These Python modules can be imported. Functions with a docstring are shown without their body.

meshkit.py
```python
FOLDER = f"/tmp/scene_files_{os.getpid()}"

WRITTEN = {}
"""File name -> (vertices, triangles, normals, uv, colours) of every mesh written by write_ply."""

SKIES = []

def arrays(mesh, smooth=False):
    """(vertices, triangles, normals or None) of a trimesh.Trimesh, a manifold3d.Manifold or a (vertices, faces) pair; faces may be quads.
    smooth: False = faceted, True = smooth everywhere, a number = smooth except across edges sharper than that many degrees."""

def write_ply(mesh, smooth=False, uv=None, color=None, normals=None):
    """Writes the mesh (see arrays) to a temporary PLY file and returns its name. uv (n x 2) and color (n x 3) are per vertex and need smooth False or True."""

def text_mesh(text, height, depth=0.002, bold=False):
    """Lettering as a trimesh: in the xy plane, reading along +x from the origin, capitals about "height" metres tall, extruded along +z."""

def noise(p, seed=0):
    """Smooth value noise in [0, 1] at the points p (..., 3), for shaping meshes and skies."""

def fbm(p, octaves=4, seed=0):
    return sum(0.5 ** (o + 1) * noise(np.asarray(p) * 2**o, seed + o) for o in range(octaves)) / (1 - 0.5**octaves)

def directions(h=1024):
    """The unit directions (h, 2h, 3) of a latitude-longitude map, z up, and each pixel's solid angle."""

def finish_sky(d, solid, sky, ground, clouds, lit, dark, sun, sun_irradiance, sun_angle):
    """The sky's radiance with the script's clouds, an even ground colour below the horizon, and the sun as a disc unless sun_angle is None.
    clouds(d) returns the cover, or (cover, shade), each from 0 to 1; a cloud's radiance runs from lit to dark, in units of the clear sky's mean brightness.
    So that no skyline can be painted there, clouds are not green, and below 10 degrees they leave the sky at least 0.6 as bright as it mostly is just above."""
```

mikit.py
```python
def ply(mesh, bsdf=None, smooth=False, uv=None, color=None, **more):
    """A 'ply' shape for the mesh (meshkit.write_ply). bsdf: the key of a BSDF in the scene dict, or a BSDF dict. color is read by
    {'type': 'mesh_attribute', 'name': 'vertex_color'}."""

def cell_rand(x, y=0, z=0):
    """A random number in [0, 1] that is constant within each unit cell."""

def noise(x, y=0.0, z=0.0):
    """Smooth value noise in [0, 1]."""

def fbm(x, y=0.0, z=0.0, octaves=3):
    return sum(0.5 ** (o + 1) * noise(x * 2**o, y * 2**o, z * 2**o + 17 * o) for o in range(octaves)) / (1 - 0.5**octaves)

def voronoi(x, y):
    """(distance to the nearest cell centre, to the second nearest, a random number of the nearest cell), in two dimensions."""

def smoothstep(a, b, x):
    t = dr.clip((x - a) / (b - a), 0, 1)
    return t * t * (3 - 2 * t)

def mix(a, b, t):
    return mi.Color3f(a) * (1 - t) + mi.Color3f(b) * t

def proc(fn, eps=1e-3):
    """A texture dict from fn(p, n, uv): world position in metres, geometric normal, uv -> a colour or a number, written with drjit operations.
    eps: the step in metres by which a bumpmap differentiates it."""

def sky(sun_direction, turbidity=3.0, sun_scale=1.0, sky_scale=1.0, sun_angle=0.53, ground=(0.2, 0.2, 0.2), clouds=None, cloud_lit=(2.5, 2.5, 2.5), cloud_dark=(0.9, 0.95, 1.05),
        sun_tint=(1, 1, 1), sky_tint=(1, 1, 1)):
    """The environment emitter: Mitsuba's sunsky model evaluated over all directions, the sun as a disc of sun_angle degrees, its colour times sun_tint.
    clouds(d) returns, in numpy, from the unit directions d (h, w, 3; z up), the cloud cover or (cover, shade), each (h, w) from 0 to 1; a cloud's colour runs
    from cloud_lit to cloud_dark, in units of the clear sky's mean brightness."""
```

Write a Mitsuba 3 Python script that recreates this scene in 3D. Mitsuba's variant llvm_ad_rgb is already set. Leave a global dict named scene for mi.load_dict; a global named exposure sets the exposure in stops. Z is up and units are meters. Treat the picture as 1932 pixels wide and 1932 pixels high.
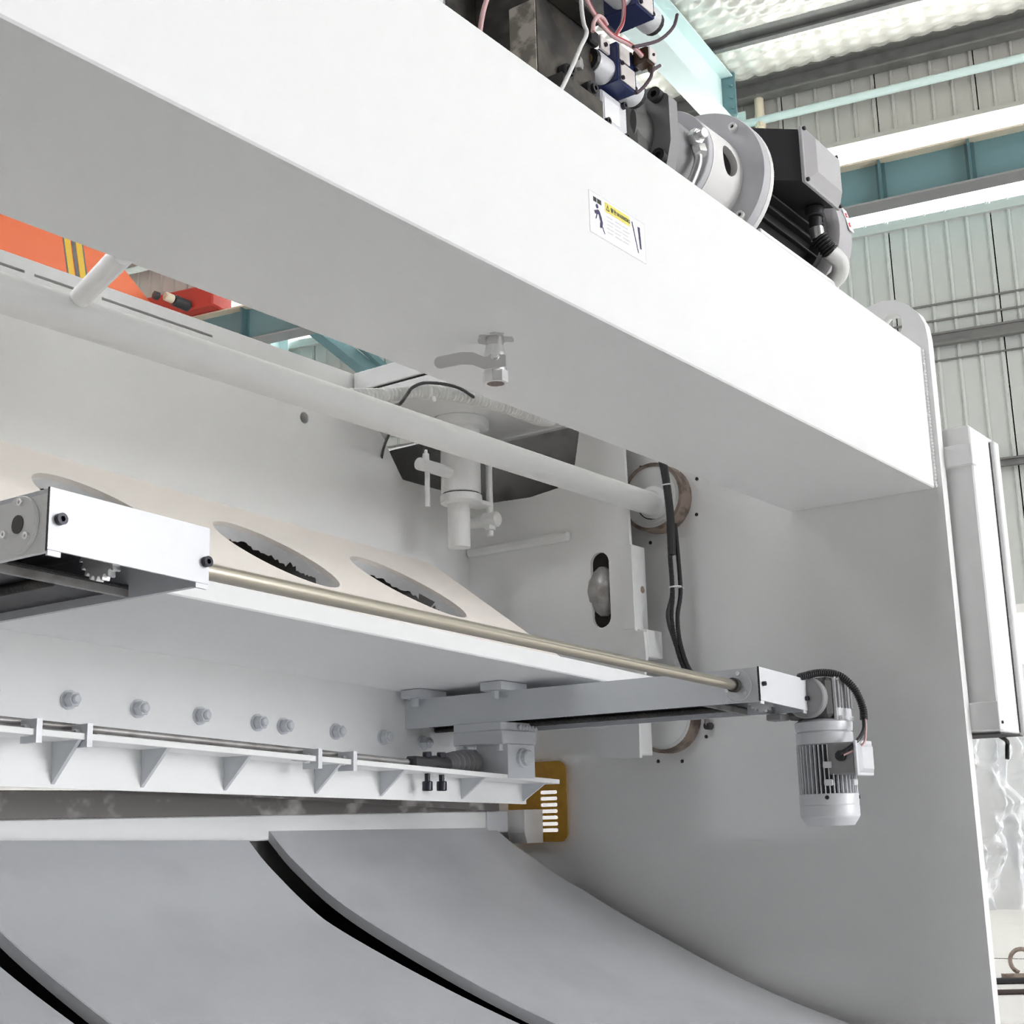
import math, random
import numpy as np, trimesh, mitsuba as mi, manifold3d as m3
from shapely.geometry import Polygon, Point
from shapely import affinity
import mikit, meshkit
from mikit import proc, noise, fbm, smoothstep, mix
import drjit as dr

scene, labels = {'type': 'scene'}, {}
T = mi.ScalarTransform4f
rng = np.random.default_rng(7)

# ------------------------------------------------------------------ camera, light, exposure
CAM = np.array([-3.6107, -1.2005, 0.7933])
RIGHT = np.array([0.59513905, -0.80321162, -0.02570223])
DOWN = np.array([0.16278622, 0.15181285, -0.97491205])
FWD = np.array([0.78696262, 0.57602426, 0.22110154])
scene['camera'] = {'type': 'perspective', 'fov': 2 * math.degrees(math.atan(966 / 2557.36)), 'fov_axis': 'x', 'near_clip': 0.05, 'far_clip': 200,
                   'to_world': T().look_at(origin=CAM.tolist(), target=(CAM + FWD).tolist(), up=(-DOWN).tolist())}
exposure = 0.12
PANEL_RADIANCE = [9.4, 9.2, 1.0, 21.0, 21.7]   # radiance of the unseen light panels added behind and overhead, see LIGHTS
# faint even sky outside the closed hall; the added panels light the scene
scene['sky'] = {'type': 'constant', 'radiance': {'type': 'rgb', 'value': [0.02, 0.02, 0.02]}}
PANE = 5.0      # radiance of the daylit translucent window bands

# hall axes: u along the side wall, v out through it
U = np.array([-0.19899, 0.98, 0.0]); U /= np.linalg.norm(U)
V = np.array([U[1], -U[0], 0.0])
HM = np.eye(4); HM[:3, 0] = U; HM[:3, 1] = V
WALL = 9.72

# ------------------------------------------------------------------ materials
def rgb(*c): return {'type': 'rgb', 'value': list(c)}
def mat(name, color, rough=0.5, metal=0.0, spec=0.5, **kw):
    scene[name] = {'type': 'twosided', 'b': {'type': 'principled', 'base_color': color if isinstance(color, dict) else rgb(*color), 'roughness': rough, 'metallic': metal, 'specular': spec, **kw}}
    return name
def grime(base, dark, scale=6.0, lo=0.5, hi=0.9, amount=0.4):
    def fn(p, n, uv):
        k = smoothstep(lo, hi, fbm(p.x * scale, p.y * scale, p.z * scale, octaves=4)) * amount
        return mix(base, dark, k)
    return proc(fn)
mat('paint', (0.80, 0.805, 0.80), 0.42, 0, 0.45)
mat('paint_bounce_tint', (0.80, 0.745, 0.69), 0.5, 0, 0.35)  # warm bounced light tinted into the base colour
mat('paint_grey', (0.58, 0.60, 0.625), 0.45, 0, 0.45)
mat('shaded_steel', grime((0.075, 0.07, 0.065), (0.03, 0.028, 0.026), 14.0, 0.4, 0.75, 0.8), 0.5, 0.2)  # near-black, so the gap beside the ram reads as deep shade
mat('rubber', (0.13, 0.13, 0.135), 0.35)
mat('shadow_grey', (0.46, 0.465, 0.46), 0.5)  # grey of the shadow painted above the drain valve
mat('recess_shade', (0.16, 0.155, 0.15), 0.7)  # shade of enclosed spaces put into a dark base colour
mat('paint_chute', grime((0.50, 0.51, 0.53), (0.385, 0.395, 0.415), 5.0, 0.42, 0.75, 0.35), 0.34, 0, 0.5)
mat('steel', (0.62, 0.61, 0.60), 0.28, 1.0)
mat('steel_bright', (0.86, 0.86, 0.86), 0.32, 1.0)
mat('steel_dull', grime((0.42, 0.41, 0.40), (0.16, 0.14, 0.13), 22.0, 0.4, 0.75, 0.7), 0.45, 0.8)
mat('steel_rod', (0.63, 0.58, 0.49), 0.3, 1.0)
mat('aluminium', (0.70, 0.71, 0.735), 0.42, 0.15)
mat('rust_steel', grime((0.30, 0.24, 0.20), (0.10, 0.07, 0.06), 30.0, 0.4, 0.7, 0.8), 0.7, 0.2)
mat('blade_steel', grime((0.15, 0.14, 0.135), (0.50, 0.48, 0.46), 14.0, 0.55, 0.8, 0.8), 0.5, 0.3)
mat('blackened', grime((0.022, 0.022, 0.023), (0.07, 0.065, 0.055), 16.0, 0.4, 0.75, 0.8), 0.42, 0.3)
mat('manifold_steel', grime((0.045, 0.042, 0.040), (0.11, 0.10, 0.085), 18.0, 0.35, 0.7, 0.8), 0.5, 0.5)
mat('scraped_steel', grime((0.55, 0.51, 0.44), (0.20, 0.18, 0.15), 40.0, 0.4, 0.65, 0.9), 0.5, 0.5)
mat('black', (0.018, 0.018, 0.020), 0.4)
mat('black_cast', (0.03, 0.03, 0.033), 0.45)
mat('black_screw', (0.02, 0.02, 0.03), 0.3, 0.3)
mat('gap_shade', (0.03, 0.03, 0.03), 0.8)  # shade under the chutes put in as near-black
mat('cast_grey', (0.28, 0.28, 0.285), 0.55, 0.1)
mat('pump_dark', (0.12, 0.12, 0.115), 0.5, 0.2)
mat('bell_white', (0.74, 0.73, 0.72), 0.5)
mat('bell_face', (0.50, 0.50, 0.52), 0.5)
mat('lid_grey', (0.46, 0.45, 0.46), 0.5)
mat('valve_blue', (0.018, 0.028, 0.10), 0.35)
mat('valve_base', (0.16, 0.18, 0.24), 0.4)
mat('valve_plate', (0.72, 0.68, 0.66), 0.45)
mat('connector_brown', (0.06, 0.032, 0.018), 0.25)
mat('brass', (0.40, 0.30, 0.13), 0.4, 0.7)
mat('wire_pink', (0.62, 0.40, 0.40), 0.5)
mat('wire_red', (0.42, 0.06, 0.07), 0.5)
mat('wire_dark', (0.06, 0.035, 0.05), 0.5)
mat('conduit_grey', (0.70, 0.70, 0.68), 0.45)
mat('plastic_white', (0.85, 0.85, 0.84), 0.4)
mat('guard_yellow', grime((0.40, 0.205, 0.012), (0.26, 0.12, 0.01), 30.0, 0.45, 0.8, 0.5), 0.5)
mat('sticker_white', (0.86, 0.86, 0.87), 0.4)
mat('sticker_yellow', (0.80, 0.70, 0.16), 0.4)
mat('ink', (0.05, 0.045, 0.11), 0.5)
mat('ink_black', (0.03, 0.03, 0.03), 0.5)
mat('ink_grey', (0.60, 0.60, 0.62), 0.5)
mat('ink_red', (0.60, 0.05, 0.05), 0.5)
mat('teal', (0.62, 0.76, 0.755), 0.5)
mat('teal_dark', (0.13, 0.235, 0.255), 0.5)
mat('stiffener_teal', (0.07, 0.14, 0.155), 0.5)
mat('purlin', grime((0.17, 0.17, 0.165), (0.10, 0.10, 0.10), 6.0, 0.4, 0.8, 0.7), 0.6)
mat('wall_sheet', (0.52, 0.54, 0.515), 0.5)
mat('wall_sheet_upper', (0.40, 0.39, 0.37), 0.55)  # backlit shade above the window band put into a darker grey
mat('wall_seam', (0.05, 0.05, 0.05), 0.7)
mat('plaster', (0.80, 0.79, 0.77), 0.7)
mat('floor_paint', grime((0.64, 0.63, 0.61), (0.55, 0.54, 0.53), 1.2, 0.4, 0.8, 0.6), 0.5)
mat('quilt', (0.90, 0.875, 0.82), 0.28, 0.25)
mat('orange_paint', (0.85, 0.19, 0.08), 0.45)
mat('crane_yellow', (0.80, 0.52, 0.06), 0.45)
mat('red_paint', (0.42, 0.035, 0.022), 0.5)
mat('cream', (0.72, 0.64, 0.50), 0.5)
mat('dark_hose', (0.045, 0.03, 0.028), 0.6)
scene['clear_film'] = {'type': 'blendbsdf', 'weight': 0.6, 'a': {'type': 'thindielectric', 'int_ior': 1.4},
                       'b': {'type': 'twosided', 'n': {'type': 'principled', 'base_color': rgb(0.86, 0.88, 0.90), 'roughness': 0.15, 'specular': 0.9}}}

# ------------------------------------------------------------------ mesh helpers
def cat(*ms): return trimesh.util.concatenate([m for m in ms])
def to_tm(man):
    m = man.to_mesh(); return trimesh.Trimesh(m.vert_properties[:, :3], m.tri_verts, process=False)
def to_man(tm):
    tm = tm.copy(); tm.merge_vertices()
    return m3.Manifold(m3.Mesh(np.asarray(tm.vertices, np.float32), np.asarray(tm.faces, np.uint32)))
def hull(pts): return trimesh.convex.convex_hull(np.asarray(pts, float))
def box(x0, x1, y0, y1, z0, z1, b=0.0):
    x0, x1 = sorted((x0, x1)); y0, y1 = sorted((y0, y1)); z0, z1 = sorted((z0, z1))
    if b <= 0:
        m = trimesh.creation.box((x1 - x0, y1 - y0, z1 - z0)); m.apply_translation(((x0 + x1) / 2, (y0 + y1) / 2, (z0 + z1) / 2)); return m
    b = min(b, (x1 - x0) / 2.2, (y1 - y0) / 2.2, (z1 - z0) / 2.2)
    P = []
    for X, sx in ((x0, 1), (x1, -1)):
        for Y, sy in ((y0, 1), (y1, -1)):
            for Z, sz in ((z0, 1), (z1, -1)):
                P += [(X, Y + sy * b, Z + sz * b), (X + sx * b, Y, Z + sz * b), (X + sx * b, Y + sy * b, Z)]
    return hull(P)
def place(mesh, axis):
    """(a, b, h) of an extrusion to world: axis 'x': a->y, b->z, h->x; 'y': a->x, b->z, h->y; 'z': as it is."""
    v = mesh.vertices.copy()
    if axis == 'x': w = np.stack([v[:, 2], v[:, 0], v[:, 1]], 1); flip = False
    elif axis == 'y': w = np.stack([v[:, 0], v[:, 2], v[:, 1]], 1); flip = True
    else: w = v; flip = False
    f = mesh.faces[:, ::-1] if flip else mesh.faces
    return trimesh.Trimesh(w, f, process=False)
def prism(poly, h0, h1, axis):
    p = poly if hasattr(poly, 'exterior') else Polygon(poly)
    m = trimesh.creation.extrude_polygon(p, h1 - h0, engine='earcut'); m.apply_translation((0, 0, h0))
    return place(m, axis)
def rrect(x0, x1, y0, y1, r, n=6):
    return Polygon([(x0 + r, y0 + r), (x1 - r, y0 + r), (x1 - r, y1 - r), (x0 + r, y1 - r)]).buffer(r, quad_segs=n)
def disc(cx, cy, r, n=12): return Point(cx, cy).buffer(r, quad_segs=n)
def orient(mesh, origin, direction):
    d = np.asarray(direction, float); d /= np.linalg.norm(d)
    a = np.cross(d, [0, 0, 1.0] if abs(d[2]) < 0.9 else [1.0, 0, 0]); a /= np.linalg.norm(a); b = np.cross(d, a)
    M = np.eye(4); M[:3, 0] = a; M[:3, 1] = b; M[:3, 2] = d; M[:3, 3] = origin
    m = mesh.copy(); m.apply_transform(M); return m
def lathe(profile, origin, direction, n=40):
    """profile: (radius, height along direction); closed at both ends on the axis."""
    pr = [(max(r, 0.0), h) for r, h in profile]
    if pr[0][0] > 0: pr = [(0, pr[0][1])] + pr
    if pr[-1][0] > 0: pr = pr + [(0, pr[-1][1])]
    ang = np.arange(n) * 2 * np.pi / n
    Vv, F, rings = [], [], []
    for r, h in pr:
        if r == 0: rings.append([len(Vv)]); Vv.append((0, 0, h))
        else:
            rings.append(list(range(len(Vv), len(Vv) + n))); Vv += [(r * math.cos(t), r * math.sin(t), h) for t in ang]
    for A, B in zip(rings[:-1], rings[1:]):
        for i in range(n):
            j = (i + 1) % n
            if len(A) == 1 and len(B) == 1: continue
            if len(A) == 1: F.append((A[0], B[j], B[i]))
            elif len(B) == 1: F.append((A[i], A[j], B[0]))
            else: F += [(A[i], A[j], B[j]), (A[i], B[j], B[i])]
    m = trimesh.Trimesh(np.array(Vv), np.array(F), process=False)
    if m.volume < 0: m.invert()
    return orient(m, origin, direction)
def cyl(origin, direction, r, L, n=32, b=0.0):
    if b <= 0: pr = [(r, 0), (r, L)]
    else: pr = [(r - b, 0), (r, b), (r, L - b), (r - b, L)]
    return lathe(pr, origin, direction, n)
def spline(pts, n=12):
    p = np.asarray(pts, float); q = np.vstack([2 * p[0] - p[1], p, 2 * p[-1] - p[-2]]); out = []
    for i in range(1, len(q) - 2):
        for t in np.linspace(0, 1, n, endpoint=False):
            a, b, c, d = q[i - 1], q[i], q[i + 1], q[i + 2]
            out.append(0.5 * ((2 * b) + (-a + c) * t + (2 * a - 5 * b + 4 * c - d) * t**2 + (-a + 3 * b - 3 * c + d) * t**3))
    return np.vstack([out, p[-1:]])
def tube(pts, radii, sides=12, curve=True, n=12):
    p = spline(pts, n) if curve and len(pts) > 2 else np.asarray(pts, float)
    r = np.broadcast_to(radii, (len(p),)) if not callable(radii) else np.array([radii(k) for k in np.linspace(0, 1, len(p))])
    t = np.gradient(p, axis=0); t /= np.linalg.norm(t, axis=1, keepdims=True) + 1e-12
    a = np.cross(t[0], [0, 0, 1.0] if abs(t[0][2]) < 0.9 else [1.0, 0, 0]); a /= np.linalg.norm(a)
    As = []
    for k in range(len(p)):
        a = a - t[k] * (a @ t[k]); a /= np.linalg.norm(a); As.append(a)
    A = np.array(As); B = np.cross(t, A); ang = np.arange(sides) * 2 * np.pi / sides
    v = p[:, None] + r[:, None, None] * (np.cos(ang)[None, :, None] * A[:, None] + np.sin(ang)[None, :, None] * B[:, None])
    N = len(p); F = []
    for i in range(N - 1):
        for j in range(sides):
            k = (j + 1) % sides; F += [(i * sides + j, i * sides + k, (i + 1) * sides + k), (i * sides + j, (i + 1) * sides + k, (i + 1) * sides + j)]
    verts = np.vstack([v.reshape(-1, 3), p[:1], p[-1:]]); c0, c1 = N * sides, N * sides + 1
    for j in range(sides):
        k = (j + 1) % sides; F += [(c0, k, j), (c1, (N - 1) * sides + j, (N - 1) * sides + k)]
    m = trimesh.Trimesh(verts, np.array(F), process=False)
    if m.volume < 0: m.invert()
    return m
def corrugated(pts, r, pitch, depth, sides=12):
    p = spline(pts, 60); s = np.concatenate([[0], np.cumsum(np.linalg.norm(np.diff(p, axis=0), axis=1))])
    n = int(s[-1] / pitch * 8) + 2; q = np.linspace(0, s[-1], n); P = np.stack([np.interp(q, s, p[:, k]) for k in range(3)], 1)
    rad = r - depth * (0.5 + 0.5 * np.cos(q / pitch * 2 * np.pi)) ** 2
    return tube(P, rad, sides, curve=False)
def hexnut(origin, direction, af, h, n=6):
    r = af / math.sqrt(3); return lathe([(r * 0.92, 0), (r, h * 0.12), (r, h * 0.86), (r * 0.9, h)], origin, direction, 6)
def stud_nut(origin, direction, af=0.03):
    """washer, hex nut and the rounded end of the stud"""
    o = np.asarray(origin, float); d = np.asarray(direction, float)
    return cat(cyl(o, d, af * 0.72, af * 0.14, 24), hexnut(o + d * af * 0.14, d, af, af * 0.7),
               lathe([(af * 0.36, 0), (af * 0.36, af * 0.18), (af * 0.26, af * 0.28), (0, af * 0.32)], o + d * af * 0.84, d, 20))
def socket_screw(origin, direction, r=0.006, h=0.006):
    o = np.asarray(origin, float); d = np.asarray(direction, float)
    ring = Polygon(disc(0, 0, r, 6).exterior.coords, [[(r * 0.5 * math.cos(t), r * 0.5 * math.sin(t)) for t in np.arange(6) * math.pi / 3]])
    m = cat(trimesh.creation.extrude_polygon(ring, h, engine='earcut'), lathe([(r * 0.98, 0), (r * 0.98, h * 0.4)], (0, 0, 0), (0, 0, 1), 24))
    return orient(m, o, d)
def shear(mesh, x0, s):
    m = mesh.copy(); v = m.vertices.copy(); v[:, 2] -= s * (v[:, 0] - x0); m.vertices = v; return m
def H(mesh):
    m = mesh.copy(); m.apply_transform(HM); return m
def hp(u, v, z): return U * u + V * v + np.array([0, 0, z])

# ------------------------------------------------------------------ naming helpers
def key(name):
    k, i = name, 0
    while k in scene or any(q.startswith(k + '__') for q in keys): i += 1; k = f'{name}_{i:03d}'
    keys.add(k); return k
keys = set()
def thing(name, label, category, group=None):
    i, k = 0, name
    while k in labels: i += 1; k = f'{name}_{i:03d}'
    labels[k] = {'label': label, 'category': category}
    if group: labels[k]['group'] = group
    return k
def part(root, name, mesh, m, smooth=35, label=None, **kw):
    i, k = 0, f'{root}__{name}'
    while k in scene: i += 1; k = f'{root}__{name}_{i:03d}'
    scene[k] = mesh if isinstance(mesh, dict) else mikit.ply(mesh, m, smooth=smooth, **kw)
    if label: labels[k] = {'label': label}
    return k
def single(name, mesh, m, label, category, smooth=35, group=None, **kw):
    k = thing(name, label, category, group); scene[k] = mikit.ply(mesh, m, smooth=smooth, **kw); return k
def struct(name, mesh=None, m=None, label=None, category=None, smooth=35, **kw):
    labels[name] = {'kind': 'structure'}
    if label: labels[name]['label'] = label
    if category: labels[name]['category'] = category
    if mesh is not None: scene[name] = mikit.ply(mesh, m, smooth=smooth, **kw)
    return name
def moved(d, x, y, z): return {**d, 'to_world': T().translate([x, y, z])}
def emitter(mesh, value):
    d = mikit.ply(mesh, {'type': 'diffuse', 'reflectance': rgb(0.6, 0.6, 0.6)}); d['emitter'] = {'type': 'area', 'radiance': rgb(*value)}; return d

# ================================================================== THE HALL
def ROOF(v): return 8.66 - 0.167 * (WALL - v)
struct('floor', H(box(-14, 22, -16, WALL + 0.2, -0.2, 0.0)), 'floor_paint', 'pale painted concrete factory floor', 'floor')
# floor expansion joints
part('floor', 'joint', H(box(-14, 22, 4.2, 4.215, 0.0, 0.0015)), 'wall_seam')
part('floor', 'joint', H(box(-14, 22, 8.6, 8.62, 0.0, 0.0015)), 'wall_seam')

# side wall: plaster plinth, ribbed sheets below and above the window band
struct('wall_right', None, None, 'side wall of the hall: white plinth, ribbed metal sheets and a long window band', 'wall')
part('wall_right', 'backing', H(cat(box(-14, 22, WALL + 0.06, WALL + 0.2, 2.62, 6.72), box(-14, 22, WALL + 0.06, WALL + 0.2, 7.67, 9.4))), 'wall_seam')
part('wall_right', 'plinth', H(cat(box(0.64, 22, WALL, WALL + 0.2, 0.0, 2.65), box(-14, -2.5, WALL, WALL + 0.2, 0, 2.65), box(-2.5, 0.64, WALL, WALL + 0.2, 0, 2.08), box(-2.5, 0.64, WALL, WALL + 0.2, 2.58, 2.65))), 'plaster')
PW = 0.2
def rib_sheet(z0, z1, gap):
    w = PW - gap
    prof = [(0, 0), (0.012, 0), (0.022, -0.018), (0.034, -0.018), (0.044, 0), (w, 0), (w, 0.02), (0, 0.02)]
    return H(trimesh.Trimesh(*(lambda m: (np.stack([m.vertices[:, 0], m.vertices[:, 1], m.vertices[:, 2]], 1), m.faces))(trimesh.creation.extrude_polygon(Polygon(prof), z1 - z0, engine='earcut')), process=False))
lower = [mikit.ply(rib_sheet(2.65, 6.72, g), 'wall_sheet', smooth=False) for g in (0.001, 0.012)]
upper = [mikit.ply(rib_sheet(7.67, 8.8, g), 'wall_sheet_upper', smooth=False) for g in (0.001, 0.012)]
for i in range(-12, 58):
    g = 1 if i % 5 == 1 else 0
    for d, z in ((lower[g], 2.65), (upper[g], 7.67)):
        o = hp(i * PW, WALL, z)
        part('wall_right', 'panel', moved(d, *o), None)
# the window band behind the crane runway girder, and the low window
struct('window_1', None, None, 'long daylit window band under the eaves, half hidden by the teal girder', 'window')
part('window_1', 'pane', emitter(H(box(-14, 22, WALL + 0.05, WALL + 0.06, 6.68, 7.67)), (PANE * 0.96, PANE, PANE * 0.98)), None)
part('window_1', 'sill', H(box(-14, 22, WALL - 0.05, WALL + 0.05, 6.60, 6.68)), 'wall_sheet')
part('window_1', 'head', H(box(-14, 22, WALL - 0.03, WALL + 0.05, 7.67, 7.72)), 'wall_sheet_upper')
struct('window_2', None, None, 'low bright window in the white plinth behind the control cabinet', 'window')
part('window_2', 'pane', emitter(H(box(-2.5, 0.64, WALL + 0.08, WALL + 0.09, 2.08, 2.58)), (1.3, 1.33, 1.3)), None)
part('window_2', 'frame', H(cat(box(-2.5, 0.64, WALL - 0.02, WALL + 0.05, 2.565, 2.60), box(-2.5, 0.64, WALL - 0.02, WALL + 0.05, 2.07, 2.09), box(0.60, 0.64, WALL - 0.02, WALL + 0.05, 2.08, 2.58))), 'plaster')
# girts on the wall
def girt(z, h, lab):
    single('wall_girt', H(prism([(WALL - 0.12, z + h), (WALL - 0.02, z + h), (WALL - 0.02, z - 0.02), (WALL - 0.12, z - 0.03), (WALL - 0.12, z), (WALL - 0.10, z), (WALL - 0.10, z + h - 0.02), (WALL - 0.12, z + h - 0.02)], -14, 14, 'x')), 'purlin', lab, 'beam', group='girts on the side wall')
girt(5.30, 0.10, 'grey wall girt just above the control cabinet and beside the lifting lug')
girt(4.00, 0.05, 'lower grey wall girt to the right of the control cabinet')
for z, lab in ((5.72, 'upper of the two thin dark rails running along the wall sheets'), (5.55, 'lower of the two thin dark rails running along the wall sheets')):
    single('wall_rail', H(box(-14, 14, WALL - 0.03, WALL - 0.012, z, z + 0.018)), 'purlin', lab, 'rail', group='thin rails on the side wall')
single('wall_rail', H(box(-14, 14, WALL - 0.03, WALL - 0.012, 5.13, 5.145)), 'purlin', 'thin rail on the wall sheets just under the upper grey girt', 'rail', group='thin rails on the side wall')

# roof: quilted insulation between purlins, falling inwards
def quilt(v0, v1, u0, u1, du=0.055):
    nu, nv = int((u1 - u0) / du), int((v1 - v0) / du)
    uu, vv = np.meshgrid(np.linspace(u0, u1, nu), np.linspace(v0, v1, nv), indexing='ij')
    a, b = (uu * 0.55 + vv) / 0.23, (uu * 0.55 - vv) / 0.23
    puff = np.abs(np.sin(a * np.pi)) ** 0.6 * np.abs(np.sin(b * np.pi)) ** 0.6
    f = np.clip((vv - v0) / 0.16, 0, 1) * np.clip((v1 - vv) / 0.16, 0, 1)
    z = ROOF(vv) + 0.015 - 0.065 * puff * f - 0.05 * meshkit.noise(np.stack([uu * 0.9, vv * 0.9, vv * 0], -1), 3) * np.sin((vv - v0) / (v1 - v0) * np.pi)
    P = np.stack([uu, vv, z], -1).reshape(-1, 3); F = []
    i, j = np.meshgrid(np.arange(nu - 1), np.arange(nv - 1), indexing='ij'); q = (i * nv + j).ravel()
    F = np.vstack([np.stack([q, q + 1, q + nv + 1], 1), np.stack([q, q + nv + 1, q + nv], 1)])
    return H(trimesh.Trimesh(P, F, process=False))
struct('ceiling', H(prism([(-16, 9.5), (-2, ROOF(-2) + 0.08), (WALL + 0.2, ROOF(WALL + 0.2) + 0.08), (WALL + 0.2, ROOF(WALL + 0.2) + 0.2), (-2, ROOF(-2) + 0.2), (-16, 9.62)], -14, 22, 'x')), 'purlin', 'hall roof lined with quilted insulation', 'ceiling')
for v0, v1 in ((8.45, 9.66), (6.9, 8.30), (5.4, 6.78)):
    part('ceiling', 'quilt', quilt(v0, v1, -8.0, 12.0), 'quilt', smooth=True)
part('ceiling', 'lining', H(prism([(-2, ROOF(-2)), (5.35, ROOF(5.35)), (5.35, ROOF(5.35) + 0.04), (-2, ROOF(-2) + 0.04)], -14, 22, 'x')), 'quilt')
part('ceiling', 'lining', H(prism([(5.35, ROOF(5.35)), (WALL, ROOF(WALL)), (WALL, ROOF(WALL) + 0.04), (5.35, ROOF(5.35) + 0.04)], 12.0, 22, 'x')), 'quilt')
def purlin(v, w, d, lab):
    z = ROOF(v)
    single('roof_purlin', H(prism([(v - w / 2, z + 0.03), (v + w / 2, z + 0.03), (v + w / 2, z - d), (v + w / 2 - 0.07, z - d), (v + w / 2 - 0.07, z - d + 0.012), (v + w / 2 - 0.02, z - d + 0.012), (v + w / 2 - 0.02, z), (v - w / 2, z)], -14, 14, 'x')), 'purlin', lab, 'beam', group='roof purlins')
purlin(8.37, 0.28, 0.06, 'dark roof purlin across the quilted insulation near the top edge of the photo')
purlin(6.84, 0.28, 0.06, 'dark roof purlin further in, behind the hydraulic valves')
single('roof_eave_purlin', H(prism([(9.50, 8.64), (9.70, 8.70), (9.70, 8.40), (9.56, 8.40), (9.56, 8.42), (9.66, 8.44), (9.66, 8.60), (9.50, 8.58)], -14, 14, 'x')), 'purlin', 'dark eave beam where the quilted roof meets the side wall', 'beam')
single('wall_pipe', H(tube([(-14, 9.62, 8.135), (14, 9.62, 8.135)], 0.045, 16, curve=False)), 'teal', 'pale teal pipe running along the wall under the eave beam', 'pipe')
single('downpipe', H(cat(tube([(2.62, 9.64, 8.44), (2.62, 9.64, 6.0)], 0.05, 16, curve=False), tube([(2.62, 9.64, 8.20), (2.62, 9.64, 8.06)], 0.06, 16, curve=False))), 'cream', 'short cream downpipe beside the teal column under the eave', 'pipe')

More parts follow.
